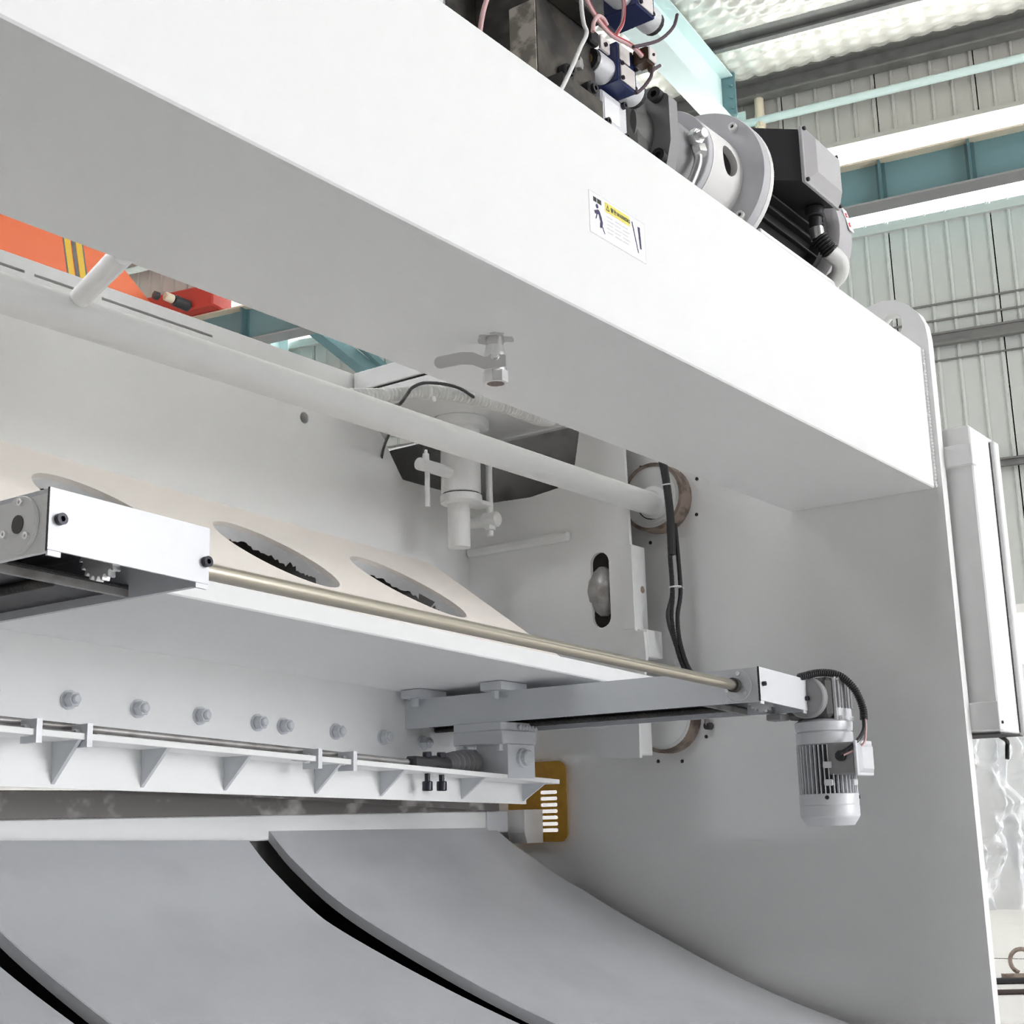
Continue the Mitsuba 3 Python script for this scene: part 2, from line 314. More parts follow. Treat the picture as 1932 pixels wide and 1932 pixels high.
# portal frames: teal column and rafter
def portal(u0, lab_c, lab_r):
    c = thing('steel_column', lab_c, 'column', 'steel columns of the side wall')
    part(c, 'web', H(box(u0 - 0.006, u0 + 0.006, 9.25, 9.62, 0.012, ROOF(9.4) - 0.30)), 'teal')
    for v in (9.25, 9.62): part(c, 'flange', H(box(u0 - 0.13, u0 + 0.13, v - 0.008, v + 0.008, 0.012, ROOF(9.4) - 0.32)), 'teal')
    part(c, 'end_plate', H(box(u0 - 0.15, u0 + 0.15, 9.15, 9.18, 8.02, 8.60)), 'teal_dark')
    part(c, 'base_plate', H(box(u0 - 0.2, u0 + 0.2, 9.15, 9.7, 0.0, 0.012)), 'teal')
    for z in (8.10, 8.22, 8.36, 8.48):
        for uu in (u0 - 0.11, u0 + 0.11):
            part(c, 'bolt', H(hexnut((uu, 9.15, z), (0, -1, 0), 0.035, 0.025)), 'teal_dark')
    r = thing('roof_rafter', lab_r, 'beam', 'roof rafters')
    top = [(-2, ROOF(-2) - 0.09), (9.14, ROOF(9.14) - 0.09)]
    d0, d1 = 0.62, 0.48
    part(r, 'web', H(prism(top + [(9.14, ROOF(9.14) - d0), (-2, ROOF(-2) - d1)], u0 - 0.006, u0 + 0.006, 'x')), 'teal')
    part(r, 'bottom_flange', H(prism([(9.14, ROOF(9.14) - d0), (9.14, ROOF(9.14) - d0 - 0.014), (-2, ROOF(-2) - d1 - 0.014), (-2, ROOF(-2) - d1)], u0 - 0.13, u0 + 0.13, 'x')), 'teal')
    part(r, 'top_flange', H(prism(top + [(9.14, ROOF(9.14) - 0.104), (-2, ROOF(-2) - 0.104)], u0 - 0.13, u0 + 0.13, 'x')), 'teal')
portal(2.90, 'teal steel column at the wall behind the bell housing', 'pale teal roof rafter rising to the wall behind the solenoid valves')
portal(8.85, 'teal steel column far back, seen through the gap under the oil tank', 'teal roof rafter at the far column')
# crane runway girder in front of the window band
g = thing('runway_girder', 'teal crane runway girder in front of the window band, its stiffeners visible', 'beam')
def gs_(m):
    m = m.copy(); v = m.vertices.copy(); v[:, 2] -= 0.014 * v[:, 0]; m.vertices = v; return H(m)
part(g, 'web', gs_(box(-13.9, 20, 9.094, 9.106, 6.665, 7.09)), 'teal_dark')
part(g, 'top_flange', gs_(box(-13.9, 20, 8.97, 9.23, 7.09, 7.11)), 'cream')
part(g, 'bottom_flange', gs_(box(-13.9, 20, 8.98, 9.22, 6.645, 6.665)), 'cast_grey')
for i in range(-3, 14):
    u_ = i * 0.85 + 0.48
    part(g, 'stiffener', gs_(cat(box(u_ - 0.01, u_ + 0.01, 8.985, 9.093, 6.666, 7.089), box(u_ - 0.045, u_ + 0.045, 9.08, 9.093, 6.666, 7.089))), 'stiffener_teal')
b = thing('cross_brace', 'teal diagonal brace by the far wall, left one of the two in the gap', 'brace', 'braces by the far wall')
part(b, 'bar', H(tube([(8.6, 9.43, 7.05), (4.6, 9.43, 3.5)], 0.11, 4, curve=False)), 'teal_dark')
b = thing('cross_brace', 'second teal diagonal brace by the far wall, next to the white gearbox cover', 'brace', 'braces by the far wall')
part(b, 'bar', H(tube([(7.35, 9.44, 6.45), (4.0, 9.44, 3.5)], 0.07, 4, curve=False)), 'teal')
part(b, 'bar', H(tube([(6.4, 9.44, 5.2), (7.6, 9.44, 6.4)], 0.05, 4, curve=False)), 'teal_dark')
# overhead crane
cr = thing('crane_girder', 'bright orange overhead crane girder with yellow stripes, seen through the gap', 'crane')
pent = [(3.3, 6.3), (7.9, 6.3), (8.62, 7.02), (7.70, 7.50), (3.3, 7.5)]
part(cr, 'box_girder', H(prism(pent, 10.0, 10.5, 'x')), 'orange_paint')
for q, mm in ((6.98, 'crane_yellow'), (7.10, 'purlin'), (7.17, 'crane_yellow')):
    part(cr, 'stripe', H(prism([(q, 7.55), (q + (0.06 if mm == 'purlin' else 0.1), 7.55), (q + 0.25 + (0.06 if mm == 'purlin' else 0.1), 6.58), (q + 0.25, 6.58)], 9.994, 10.0, 'x')), mm)
for q in (6.96, 7.27): part(cr, 'stripe', H(prism([(q, 7.55), (q + 0.025, 7.55), (q + 0.275, 6.58), (q + 0.25, 6.58)], 9.995, 10.0, 'x')), 'purlin')
et = thing('crane_end_truck', 'dark red crane end truck with a black motor on the teal runway girder', 'crane part')
part(et, 'carriage', H(box(9.27, 10.9, 8.80, 9.2, 6.99, 7.28, 0.02)), 'red_paint')
part(et, 'motor', H(cyl((9.62, 8.79, 7.03), (0.3, -1, 0.1), 0.07, 0.22, 20, 0.01)), 'black_cast')
part(et, 'motor_cap', H(cyl((9.68, 8.57, 7.055), (0.3, -1, 0.1), 0.055, 0.12, 20, 0.01)), 'cream')
part(et, 'wheel_cover', H(cyl((9.80, 8.44, 7.07), (0.3, -1, 0.1), 0.05, 0.06, 20)), 'black_cast')

# unseen light panels added behind the camera and under the roof
# added light panels: (corners in hall axes, facing inwards, radiance, label)
def facing(q, into):
    q = np.array(q, float); n = np.cross(q[1] - q[0], q[2] - q[0])
    return trimesh.Trimesh(q, [(0, 1, 2), (0, 2, 3)] if n @ np.asarray(into, float) > 0 else [(0, 2, 1), (0, 3, 2)], process=False)
def back(v0, v1, z0, z1): return [(-14, v0, z0), (-14, v1, z0), (-14, v1, z1), (-14, v0, z1)], (1, 0, 0)
zr = lambda v: ROOF(v) - 0.03 if v > -2 else ROOF(-2) - 0.03 + (9.5 - ROOF(-2)) * (-2 - v) / 14
def roof(u0, u1, v, w=0.6): return [(u0, v - w, zr(v - w)), (u0, v + w, zr(v + w)), (u1, v + w, zr(v + w)), (u1, v - w, zr(v - w))], (0, 0, -1)
LIGHTS = [back(-2, 4, 0.3, 3.4), back(-2, 4, 3.4, 6.4), back(-14, -2, 0.3, 3.4), roof(4.0, 18, -1.5), roof(0.6, 3.2, -7.5)]
struct('wall_back', H(box(-14.2, -14.01, -16, WALL, 0, 10)), 'wall_sheet', 'back wall of the hall', 'wall')
for i_, ((q_, n_), w_) in enumerate(zip(LIGHTS, PANEL_RADIANCE)):
    struct(f'window_{3 + i_}', None, None, 'unseen glowing panel added to stand in for daylight', 'window')  # named as windows, but added panels that only give light
    part(f'window_{3 + i_}', 'pane', emitter(H(facing(q_, n_)), (w_ * 0.99, w_, w_ * 1.04)), None)
struct('wall_left', H(box(-14, 22, -16.2, -16, 0, 10)), 'wall_sheet_upper', 'far side wall of the next bay', 'wall')
struct('wall_front', H(box(22, 22.2, -16, WALL, 0, 10)), 'wall_sheet', 'front wall of the hall', 'wall')

# ================================================================== THE SHEARING MACHINE: frame
fr = thing('shearing_machine', 'white welded machine frame with the oil tank across the top and a tall end plate', 'machine')
top_arc = [(-0.02, 2.08), (-0.015, 2.125), (0.0, 2.16), (0.024, 2.19), (0.061, 2.216), (0.10, 2.222), (0.135, 2.218), (0.20, 2.19), (0.30, 2.13)]
side = Polygon([(-0.02, 0.0)] + top_arc + [(2.0, 2.13), (2.3, 1.6), (2.3, 0.0)])
side = side.difference(rrect(0.05, 0.105, 2.11, 2.175, 0.024)).difference(Polygon([(1.266, 0.742), (1.266, 0.945), (1.47, 0.945), (1.47, 0.742)]))
part(fr, 'end_plate', prism(side, 0.0, 0.04, 'x'), 'paint', smooth=20)
part(fr, 'oil_tank', box(-4.4, -0.001, 0.0, 0.43, 1.65, 2.058, 0.003), 'paint', smooth=False)
part(fr, 'tank_top_plate', box(-4.4, -0.405, 0.012, 0.42, 2.058, 2.066), 'paint')
part(fr, 'tank_cover', box(-2.40, -2.113, 0.002, 0.16, 2.058, 2.30, 0.003), 'paint', smooth=False)
part(fr, 'motor_base', box(-0.98, -0.545, 0.01, 0.40, 2.066, 2.078, 0.002), 'paint')
# bearing bosses in the end plate
def boss(cy, cz, r, L, nm):
    ring = Polygon(disc(cy, cz, r, 16).exterior.coords, [disc(cy, cz, r * 0.90, 16).exterior.coords])
    part(fr, 'bearing_ring', prism(ring, -L, 0.0, 'x'), 'rust_steel', label='rusty steel bearing ring')
    k = part(fr, 'bearing_cover', cat(cyl((-L + 0.004, cy, cz), (1, 0, 0), r * 0.90, L - 0.004, 48), cyl((-L, cy, cz), (1, 0, 0), r * 0.80, 0.004, 48)), 'paint')
    for t in np.radians([20, 62, -28, -75, 120, 200, 250, 160]):
        part(fr, 'bolt_hole', cyl((-0.0015, cy - math.cos(t) * r * 1.27, cz + math.sin(t) * r * 1.27), (1, 0, 0), 0.0055, 0.002, 12), 'black')
boss(0.862, 1.755, 0.108, 0.062, 'upper')
boss(0.872, 1.082, 0.108, 0.045, 'lower')
part(fr, 'bearing_ring', place(trimesh.creation.extrude_polygon(Polygon(disc(0.86, 1.755, 0.052, 12).exterior.coords, [disc(0.86, 1.755, 0.049, 12).exterior.coords]), 0.002, engine='earcut'), 'x').apply_translation((-0.0645, 0, -0.02)), 'wall_seam')
part(fr, 'rest_pin', cyl((-0.001, 0.733, 1.047), (-1, 0, 0), 0.011, 0.03, 16, 0.003), 'black')
part(fr, 'rest_pin', tube([(-0.024, 0.733, 1.047), (-0.028, 0.733, 1.085)], 0.007, 12, curve=False), 'steel_dull')
part(fr, 'strut', tube([(-2.385, 0.425, 1.662), (-2.187, 0.812, 1.748)], 0.019, 20, curve=False), 'paint', label='round brace from the tank to the cross tube')
part(fr, 'shade_plate', box(-0.05, -0.001, 0.985, 1.90, 1.30, 2.10, 0.003), 'shaded_steel', smooth=False, label='dark plate added to stand in for deep shade')  # dark plate added where the gap lies in deep shade
# weld bead between tank and end plate
bead = []
for k in range(40):
    s = trimesh.creation.icosphere(subdivisions=1, radius=0.006); s.apply_translation((-0.003, -0.002, 1.656 + k * 0.0100)); bead.append(s)
part(fr, 'weld_bead', cat(*bead), 'paint', smooth=True)
ct = thing('cross_tube', 'long white steel tube running under the oil tank to the round bearing', 'tube')
part(ct, 'tube', tube([(-4.4, 0.84, 1.722), (-0.062, 0.84, 1.722)], 0.036, 40, curve=False), 'paint', smooth=40)
part(ct, 'collar', lathe([(0.036, 0), (0.05, 0.012), (0.05, 0.03)], (-0.1, 0.846, 1.732), (1, 0, 0), 40), 'paint')

# drain valve under the tank
dv = thing('drain_valve', 'chrome ball valve with a lever handle under the oil tank', 'valve')
cx, cy = -1.737, 0.20
part(dv, 'nipple', tube([(cx, cy, 1.651), (cx, cy, 1.612)], 0.0165, 24, curve=False), 'steel')
part(dv, 'body', lathe([(0.018, 0), (0.0205, 0.004), (0.0205, 0.040), (0.018, 0.046), (0.017, 0.056)], (cx, cy, 1.577), (0, 0, 1), 28), 'steel_bright')
oct_ = Polygon([(0.0235 * math.cos(t), 0.0235 * math.sin(t)) for t in np.arange(8) * math.pi / 4 + 0.39], [[(0.016 * math.cos(t), 0.016 * math.sin(t)) for t in np.arange(16) * math.pi / 8]])
part(dv, 'outlet_nut', cat(trimesh.creation.extrude_polygon(oct_, 0.022, engine='earcut').apply_translation((cx, cy, 1.562))), 'steel_bright', smooth=False)
part(dv, 'bore', lathe([(0.0158, 0), (0.0158, 0.003)], (cx, cy, 1.570), (0, 0, 1), 20), 'rust_steel')
part(dv, 'stem', cyl((cx - 0.010, cy - 0.0075, 1.604), (-0.8, -0.6, 0), 0.009, 0.018, 20, 0.002), 'steel_bright')
part(dv, 'stem_nut', hexnut((cx - 0.028, cy - 0.021, 1.604), (-0.8, -0.6, 0), 0.012, 0.006), 'steel_bright')
hl = [(0.016, -0.002), (-0.020, -0.006), (-0.040, 0.003), (-0.060, 0.004), (-0.098, -0.003)]
lever = Polygon([(x, z + 0.0085) for x, z in hl] + [(x, z - 0.0085) for x, z in hl][::-1]).buffer(0.003, quad_segs=6).union(disc(0, -0.002, 0.015)).union(disc(-0.098, -0.003, 0.0112))
LM = np.eye(4); LM[:3, 0] = (0.6, -0.8, 0); LM[:3, 1] = (0, 0, 1); LM[:3, 2] = (-0.8, -0.6, 0); LM[:3, 3] = (cx - 0.0215, cy - 0.016, 1.598)
lv = trimesh.creation.extrude_polygon(lever, 0.0032, engine='earcut'); lv.apply_transform(LM)
part(dv, 'handle', lv, 'steel')
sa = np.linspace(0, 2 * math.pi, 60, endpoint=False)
valve_shadow = Polygon([((0.026 + 0.012 * meshkit.noise(np.array([math.cos(t) * 2 + 5, math.sin(t) * 2 + 5, 0.0]), 4) + 0.006 * math.sin(7 * t)) * math.cos(t), (0.026 + 0.014 * meshkit.noise(np.array([math.cos(t) * 2 + 9, math.sin(t) * 2 + 5, 0.0]), 5) + 0.005 * math.sin(5 * t)) * math.sin(t)) for t in sa]).buffer(0)
part(dv, 'valve_shadow', trimesh.creation.extrude_polygon(valve_shadow, 0.0006, engine='earcut').apply_translation((cx + 0.004, cy + 0.003, 1.6494)), 'shadow_grey')  # shadow of the valve on the tank underside, painted as a patch

# warning sticker on the tank
ws = thing('warning_sticker', 'white and yellow WARNING sticker on the rear face of the oil tank', 'sticker')
def flat(poly, m, name, y0=-0.0006, y1=-0.0012): part(ws, name, prism(poly, y1, y0, 'y'), m, smooth=False)
part(ws, 'backing', prism([(-1.713, 1.8095), (-1.522, 1.8095), (-1.522, 1.8895), (-1.713, 1.8895)], -0.0006, -0.0001, 'y'), 'sticker_white', smooth=False)
edge = Polygon([(-1.7138, 1.8087), (-1.5212, 1.8087), (-1.5212, 1.8903), (-1.7138, 1.8903)])
flat(edge.difference(Polygon([(-1.713, 1.8095), (-1.522, 1.8095), (-1.522, 1.8895), (-1.713, 1.8895)])), 'ink_grey', 'border', 0.0, -0.0007)
flat(Polygon([(-1.661, 1.866), (-1.576, 1.866), (-1.576, 1.8845), (-1.661, 1.8845)]), 'sticker_yellow', 'yellow_band')
def words(t, x, z, h, m, nm, y=-0.0013, bold=True):
    w = meshkit.text_mesh(t, h, 0.0003, bold); vv = w.vertices.copy()
    w.vertices = np.stack([vv[:, 0] + x, y - vv[:, 2] , vv[:, 1] + z], 1); part(ws, nm, w, m, smooth=False)
words('WARNING', -1.6215, 1.8715, 0.0068, 'ink_black', 'lettering')
def strokes(x, z, s, segs):
    g = [Polygon([(x + a * s, z + b * s), (x + c * s, z + d * s)] + [(x + c * s + 1e-6, z + d * s)]).buffer(s * 0.05) for a, b, c, d in segs]
    out = g[0]
    for q in g[1:]: out = out.union(q)
    return out
ch1 = [(0, .9, 1, .9), (.3, 1, .3, .75), (.7, 1, .7, .75), (.1, .7, .9, .7), (0, .55, 1, .55), (.2, .42, .8, .42), (.2, .3, .8, .3), (.25, .2, .75, .2), (.25, .2, .25, 0), (.75, .2, .75, 0), (.25, 0, .75, 0)]
ch2 = [(.25, 1, .1, .75), (.15, .8, .9, .8), (.5, 1, .5, .55), (0, .55, 1, .55), (.2, .4, .8, .4), (.2, .4, .2, 0), (.8, .4, .8, 0), (.2, 0, .8, 0)]
for x, c in ((-1.6425, ch1), (-1.6320, ch2)):
    gg = strokes(x, 1.871, 0.0088, c)
    for q in getattr(gg, 'geoms', [gg]): flat(q, 'ink_black', 'lettering', -0.0012, -0.0016)
tri = Polygon([(-1.658, 1.8695), (-1.646, 1.8695), (-1.652, 1.8810)])
flat(tri.difference(tri.buffer(-0.0012)), 'ink_black', 'triangle', -0.0012, -0.0016)
for s, w in ((-1.6995, 0.0100), (-1.6870, 0.0135)): flat(Polygon([(s, 1.8730), (s + w, 1.8730), (s + w, 1.8815), (s, 1.8815)]), 'ink_black', 'title_block')
fig = [disc(-1.6880, 1.8660, 0.0042), Polygon([(-1.6970, 1.8545), (-1.6845, 1.8600), (-1.6800, 1.8575), (-1.6715, 1.8395), (-1.6735, 1.8310), (-1.6795, 1.8330), (-1.6775, 1.8400), (-1.6835, 1.8530), (-1.6950, 1.8505)]).buffer(0.0008),
       Polygon([(-1.6900, 1.8525), (-1.6875, 1.8515), (-1.6925, 1.8400), (-1.6945, 1.8410)]), Polygon([(-1.6755, 1.8330), (-1.6725, 1.8335), (-1.6645, 1.8205), (-1.6660, 1.8200)]), Polygon([(-1.6795, 1.8335), (-1.6735, 1.8305), (-1.6765, 1.8270), (-1.6810, 1.8285)])]
for q in fig: flat(q, 'ink', 'pictogram')
flat(Polygon([(-1.5690, 1.8790), (-1.5660, 1.8790), (-1.5475, 1.8225), (-1.5495, 1.8225)]), 'ink', 'pictogram'); flat(Polygon([(-1.5475, 1.8760), (-1.5400, 1.8760), (-1.5365, 1.8335), (-1.5415, 1.8335)]), 'ink', 'pictogram')
for i in range(5):
    for j in range(3): flat(Polygon([(-1.656 + j * 0.027, 1.8570 - i * 0.0075), (-1.656 + j * 0.027 + 0.019 + 0.004 * ((i + j) % 2), 1.8570 - i * 0.0075), (-1.656 + j * 0.027 + 0.019 + 0.004 * ((i + j) % 2), 1.8580 - i * 0.0075), (-1.656 + j * 0.027, 1.8580 - i * 0.0075)]), 'ink_grey', 'small_print')

# ================================================================== hydraulic power unit on the tank
YA, ZA = 0.20, 2.262
bh = thing('bell_housing', 'pale grey bell housing with an oval window between the pump and the black motor', 'bell housing')
outer = lathe([(0.112, -1.060), (0.124, -1.060), (0.124, -1.040), (0.126, -0.905), (0.112, -0.905)], (0, YA, ZA), (1, 0, 0), 64)
body = to_man(lathe([(0.123, -1.055), (0.126, -0.905)], (0, YA, ZA), (1, 0, 0), 64)) - to_man(lathe([(0.108, -1.035), (0.108, -0.900)], (0, YA, ZA), (1, 0, 0), 48))
wd = np.array([0, -1.0, 0.03]); wd /= np.linalg.norm(wd)
cut = lathe([(0.037, 0), (0.037, 0.2)], (-0.977, YA, ZA), wd, 40); cut.vertices = np.stack([(cut.vertices[:, 0] + 0.977) * 0.92 - 0.977, cut.vertices[:, 1], cut.vertices[:, 2]], 1)
body = body - to_man(cut)
part(bh, 'barrel', to_tm(body), 'bell_white')
part(bh, 'coupling', cyl((-1.05, YA, ZA), (1, 0, 0), 0.060, 0.14, 40, 0.004), 'black_cast')
part(bh, 'pump_flange', cyl((-1.078, YA, ZA), (1, 0, 0), 0.123, 0.022, 64, 0.002), 'bell_face')
part(bh, 'motor_flange', lathe([(0.1, -0.918), (0.181, -0.918), (0.183, -0.914), (0.183, -0.892), (0.1, -0.892)], (0, YA, ZA), (1, 0, 0), 72), 'bell_face')
for t in np.radians([46, -44, 136, 226]):
    part(bh, 'bolt', socket_screw((-0.9175, YA - 0.160 * math.cos(t), ZA + 0.160 * math.sin(t)), (-1, 0, 0), 0.010, 0.012), 'bell_white')
    part(bh, 'bolt__socket', cyl((-0.9235, YA - 0.160 * math.cos(t), ZA + 0.160 * math.sin(t)), (-1, 0, 0), 0.0048, 0.0012, 12), 'black')
em = thing('electric_motor', 'black finned electric motor with a large terminal box on top of the oil tank', 'motor')
part(em, 'mount_flange', cyl((-0.891, YA, ZA), (1, 0, 0), 0.1835, 0.022, 72, 0.003), 'bell_white', label='pale grey mounting flange')
part(em, 'body', lathe([(0.12, -0.868), (0.150, -0.86), (0.150, -0.83), (0.122, -0.825), (0.122, -0.52), (0.15, -0.515), (0.15, -0.49)], (0, YA, ZA), (1, 0, 0), 48), 'black_cast')
for t in np.radians(np.arange(-78, 258, 11.2)):
    if 120 < math.degrees(t) % 360 < 225: pass
    f = box(-0.825, -0.515, -0.0022, 0.0022, 0.12, 0.152, 0.0015)
    f.apply_transform(trimesh.transformations.rotation_matrix(t - math.pi / 2, (1, 0, 0))); f.apply_translation((0, YA, ZA)); part(em, 'fin', f, 'black_cast', smooth=False)
part(em, 'fan_cover', lathe([(0.15, -0.49), (0.168, -0.485), (0.178, -0.478), (0.178, -0.40), (0.168, -0.388), (0.12, -0.380)], (0, YA, ZA), (1, 0, 0), 56), 'lid_grey', label='grey fan cover')
tb = part(em, 'terminal_box', hull([(-0.862, 0.08, 2.262), (-0.862, 0.08, 2.398), (-0.648, 0.08, 2.262), (-0.648, 0.08, 2.398), (-0.80, -0.022, 2.252), (-0.80, -0.022, 2.385), (-0.608, -0.022, 2.252), (-0.608, -0.022, 2.385)]), 'black_cast', smooth=False)
def frustum(x0, x1, z0, z1, y0, y1, inset): return hull([(x0, y0, z0), (x1, y0, z0), (x0, y0, z1), (x1, y0, z1), (x0 + inset, y1, z0 + inset), (x1 - inset, y1, z0 + inset), (x0 + inset, y1, z1 - inset), (x1 - inset, y1, z1 - inset)])
part(em, 'terminal_box__lid', cat(box(-0.805, -0.600, -0.032, -0.022, 2.246, 2.392, 0.002), frustum(-0.800, -0.606, 2.250, 2.388, -0.032, -0.052, 0.026)), 'lid_grey', smooth=False, label='bevelled grey lid')
for x in (-0.797, -0.608):
    for z in (2.253, 2.385): part(em, 'terminal_box__screw', cyl((x, -0.032, z), (0, -1, 0), 0.005, 0.006, 12), 'black')
part(em, 'foot', hull([(-0.84, 0.02, 2.078), (-0.84, 0.38, 2.078), (-0.52, 0.02, 2.078), (-0.52, 0.38, 2.078), (-0.84, 0.10, 2.15), (-0.84, 0.30, 2.15), (-0.52, 0.10, 2.15), (-0.52, 0.30, 2.15)]), 'black_cast', smooth=False)
part(em, 'cable_gland', cat(cyl((-0.640, 0.02, 2.254), (0, 0, -1), 0.024, 0.026, 20, 0.003), cyl((-0.640, 0.02, 2.228), (0, 0, -1), 0.016, 0.03, 16, 0.003)), 'black_cast')
def tilt(m): return m.apply_transform(trimesh.transformations.rotation_matrix(math.radians(-14), (1, 0, 0))).apply_translation((0, YA, ZA))
part(em, 'rating_label', tilt(prism(rrect(-0.424, -0.394, -0.036, 0.034, 0.002), -0.1805, -0.1785, 'y')), 'sticker_white', smooth=False)
for q in (-0.016, 0.014): part(em, 'rating_label__mark', tilt(prism([(-0.419, q - 0.010), (-0.403, q - 0.004), (-0.409, q), (-0.400, q + 0.010), (-0.418, q + 0.003)], -0.1812, -0.1805, 'y')), 'ink_red', smooth=False)
mc = thing('motor_cable', 'grey flexible conduit hanging from the gland of the black electric motor', 'cable')
part(mc, 'ferrule', cyl((-0.640, 0.02, 2.199), (0.1, -0.1, -1), 0.018, 0.030, 20), 'steel_bright')
part(mc, 'sleeve', corrugated([(-0.637, 0.016, 2.175), (-0.628, 0.006, 2.155), (-0.617, -0.004, 2.135)], 0.023, 0.008, 0.004), 'black')
part(mc, 'conduit', tube([(-0.620, 0.0, 2.140), (-0.585, -0.012, 2.12), (-0.565, 0.0, 2.095), (-0.560, 0.03, 2.080)], 0.021, 16), 'conduit_grey')

hpmp = thing('hydraulic_pump', 'dark grey hydraulic gear pump bolted to the bell housing', 'pump')
part(hpmp, 'body', cyl((-1.225, YA, ZA - 0.02), (1, 0, 0), 0.105, 0.147, 48, 0.004), 'cast_grey')
ear = rrect(0.085, 0.31, 2.13, 2.345, 0.05)
ear = Polygon([(0.10, 2.14), (0.085, 2.20), (0.085, 2.30), (0.12, 2.325), (0.28, 2.325), (0.315, 2.30), (0.315, 2.14)]).buffer(0.012).difference(disc(0.2, 2.23, 0.001))
part(hpmp, 'end_plate', prism(ear, -1.262, -1.225, 'x'), 'cast_grey', smooth=25)
part(hpmp, 'cover', cat(lathe([(0.06, -1.335), (0.082, -1.325), (0.088, -1.262)], (0, YA, 2.235), (1, 0, 0), 40), box(-1.335, -1.262, 0.12, 0.28, 2.13, 2.305, 0.015)), 'pump_dark')
for y, z in ((0.100, 2.310), (0.098, 2.165), (0.30, 2.31), (0.30, 2.165)):
    part(hpmp, 'bolt', socket_screw((-1.262, y, z), (-1, 0, 0), 0.016, 0.016), 'black')
part(hpmp, 'fitting', cat(hexnut((-1.128, 0.09, 2.262), (-0.35, -1, -0.1), 0.034, 0.02), cyl((-1.134, 0.072, 2.262), (-0.35, -1, -0.1), 0.012, 0.02, 20, 0.002), hexnut((-1.128, 0.078, 2.238), (-0.1, -0.3, -1), 0.030, 0.022), tube([(-1.128, 0.085, 2.25), (-1.13, 0.08, 2.20), (-1.15, 0.10, 2.13), (-1.16, 0.13, 2.066)], 0.010, 14)), 'steel_bright')
gp = thing('pressure_valve', 'small pale grey hydraulic block with a blank label plate, left of the pump', 'valve')
part(gp, 'body', box(-1.515, -1.420, 0.085, 0.20, 2.066, 2.212, 0.004), 'aluminium', smooth=False)
part(gp, 'label_plate', box(-1.508, -1.452, 0.0835, 0.085, 2.150, 2.196), 'sticker_white')
for x, z in ((-1.502, 2.142), (-1.436, 2.205), (-1.432, 2.137), (-1.505, 2.085)): part(gp, 'screw', socket_screw((x, 0.085, z), (0, -1, 0), 0.0075, 0.008), 'black_screw')
part(gp, 'plug', cyl((-1.47, 0.13, 2.212), (0, 0, 1), 0.018, 0.028, 16, 0.004), 'black')

# valve manifold
mb = thing('valve_manifold', 'dark oily steel manifold block on the oil tank, under the solenoid valves', 'valve block')
part(mb, 'base_block', box(-2.10, -1.645, 0.22, 0.40, 2.066, 2.60, 0.004), 'blackened', smooth=False)
part(mb, 'block', box(-1.845, -1.752, 0.215, 0.24, 2.10, 2.38, 0.002), 'manifold_steel', smooth=False)
part(mb, 'block', box(-1.752, -1.55, 0.075, 0.235, 2.118, 2.60, 0.003), 'manifold_steel', smooth=False)
part(mb, 'scraped_edge', box(-1.7535, -1.752, 0.076, 0.135, 2.122, 2.285), 'scraped_steel')
part(mb, 'block', box(-1.735, -1.58, 0.03, 0.075, 2.30, 2.60, 0.003), 'blackened', smooth=False)
part(mb, 'foot_block', box(-1.74, -1.60, 0.03, 0.075, 2.068, 2.125, 0.003), 'manifold_steel', smooth=False)
for x, z in ((-1.67, 2.165), (-1.59, 2.165)): part(mb, 'plug', cat(cyl((x, 0.075, z), (0, -1, 0), 0.017, 0.018, 20, 0.003), socket_screw((x, 0.057, z), (0, -1, 0), 0.010, 0.006)), 'black')
part(mb, 'fitting', hexnut((-1.66, 0.050, 2.182), (0.3, -1, 0), 0.022, 0.012), 'steel_bright')
for x, z in ((-1.905, 2.235), (-1.905, 2.150), (-1.97, 2.22), (-2.02, 2.16)): part(mb, 'plug', cat(hexnut((x, 0.22, z), (0, -1, 0), 0.045, 0.02), cyl((x, 0.20, z), (0, -1, 0), 0.012, 0.012, 16, 0.003)), 'blackened')
part(mb, 'plate', box(-1.94, -1.855, 0.205, 0.22, 2.17, 2.33, 0.003), 'cast_grey', smooth=False)
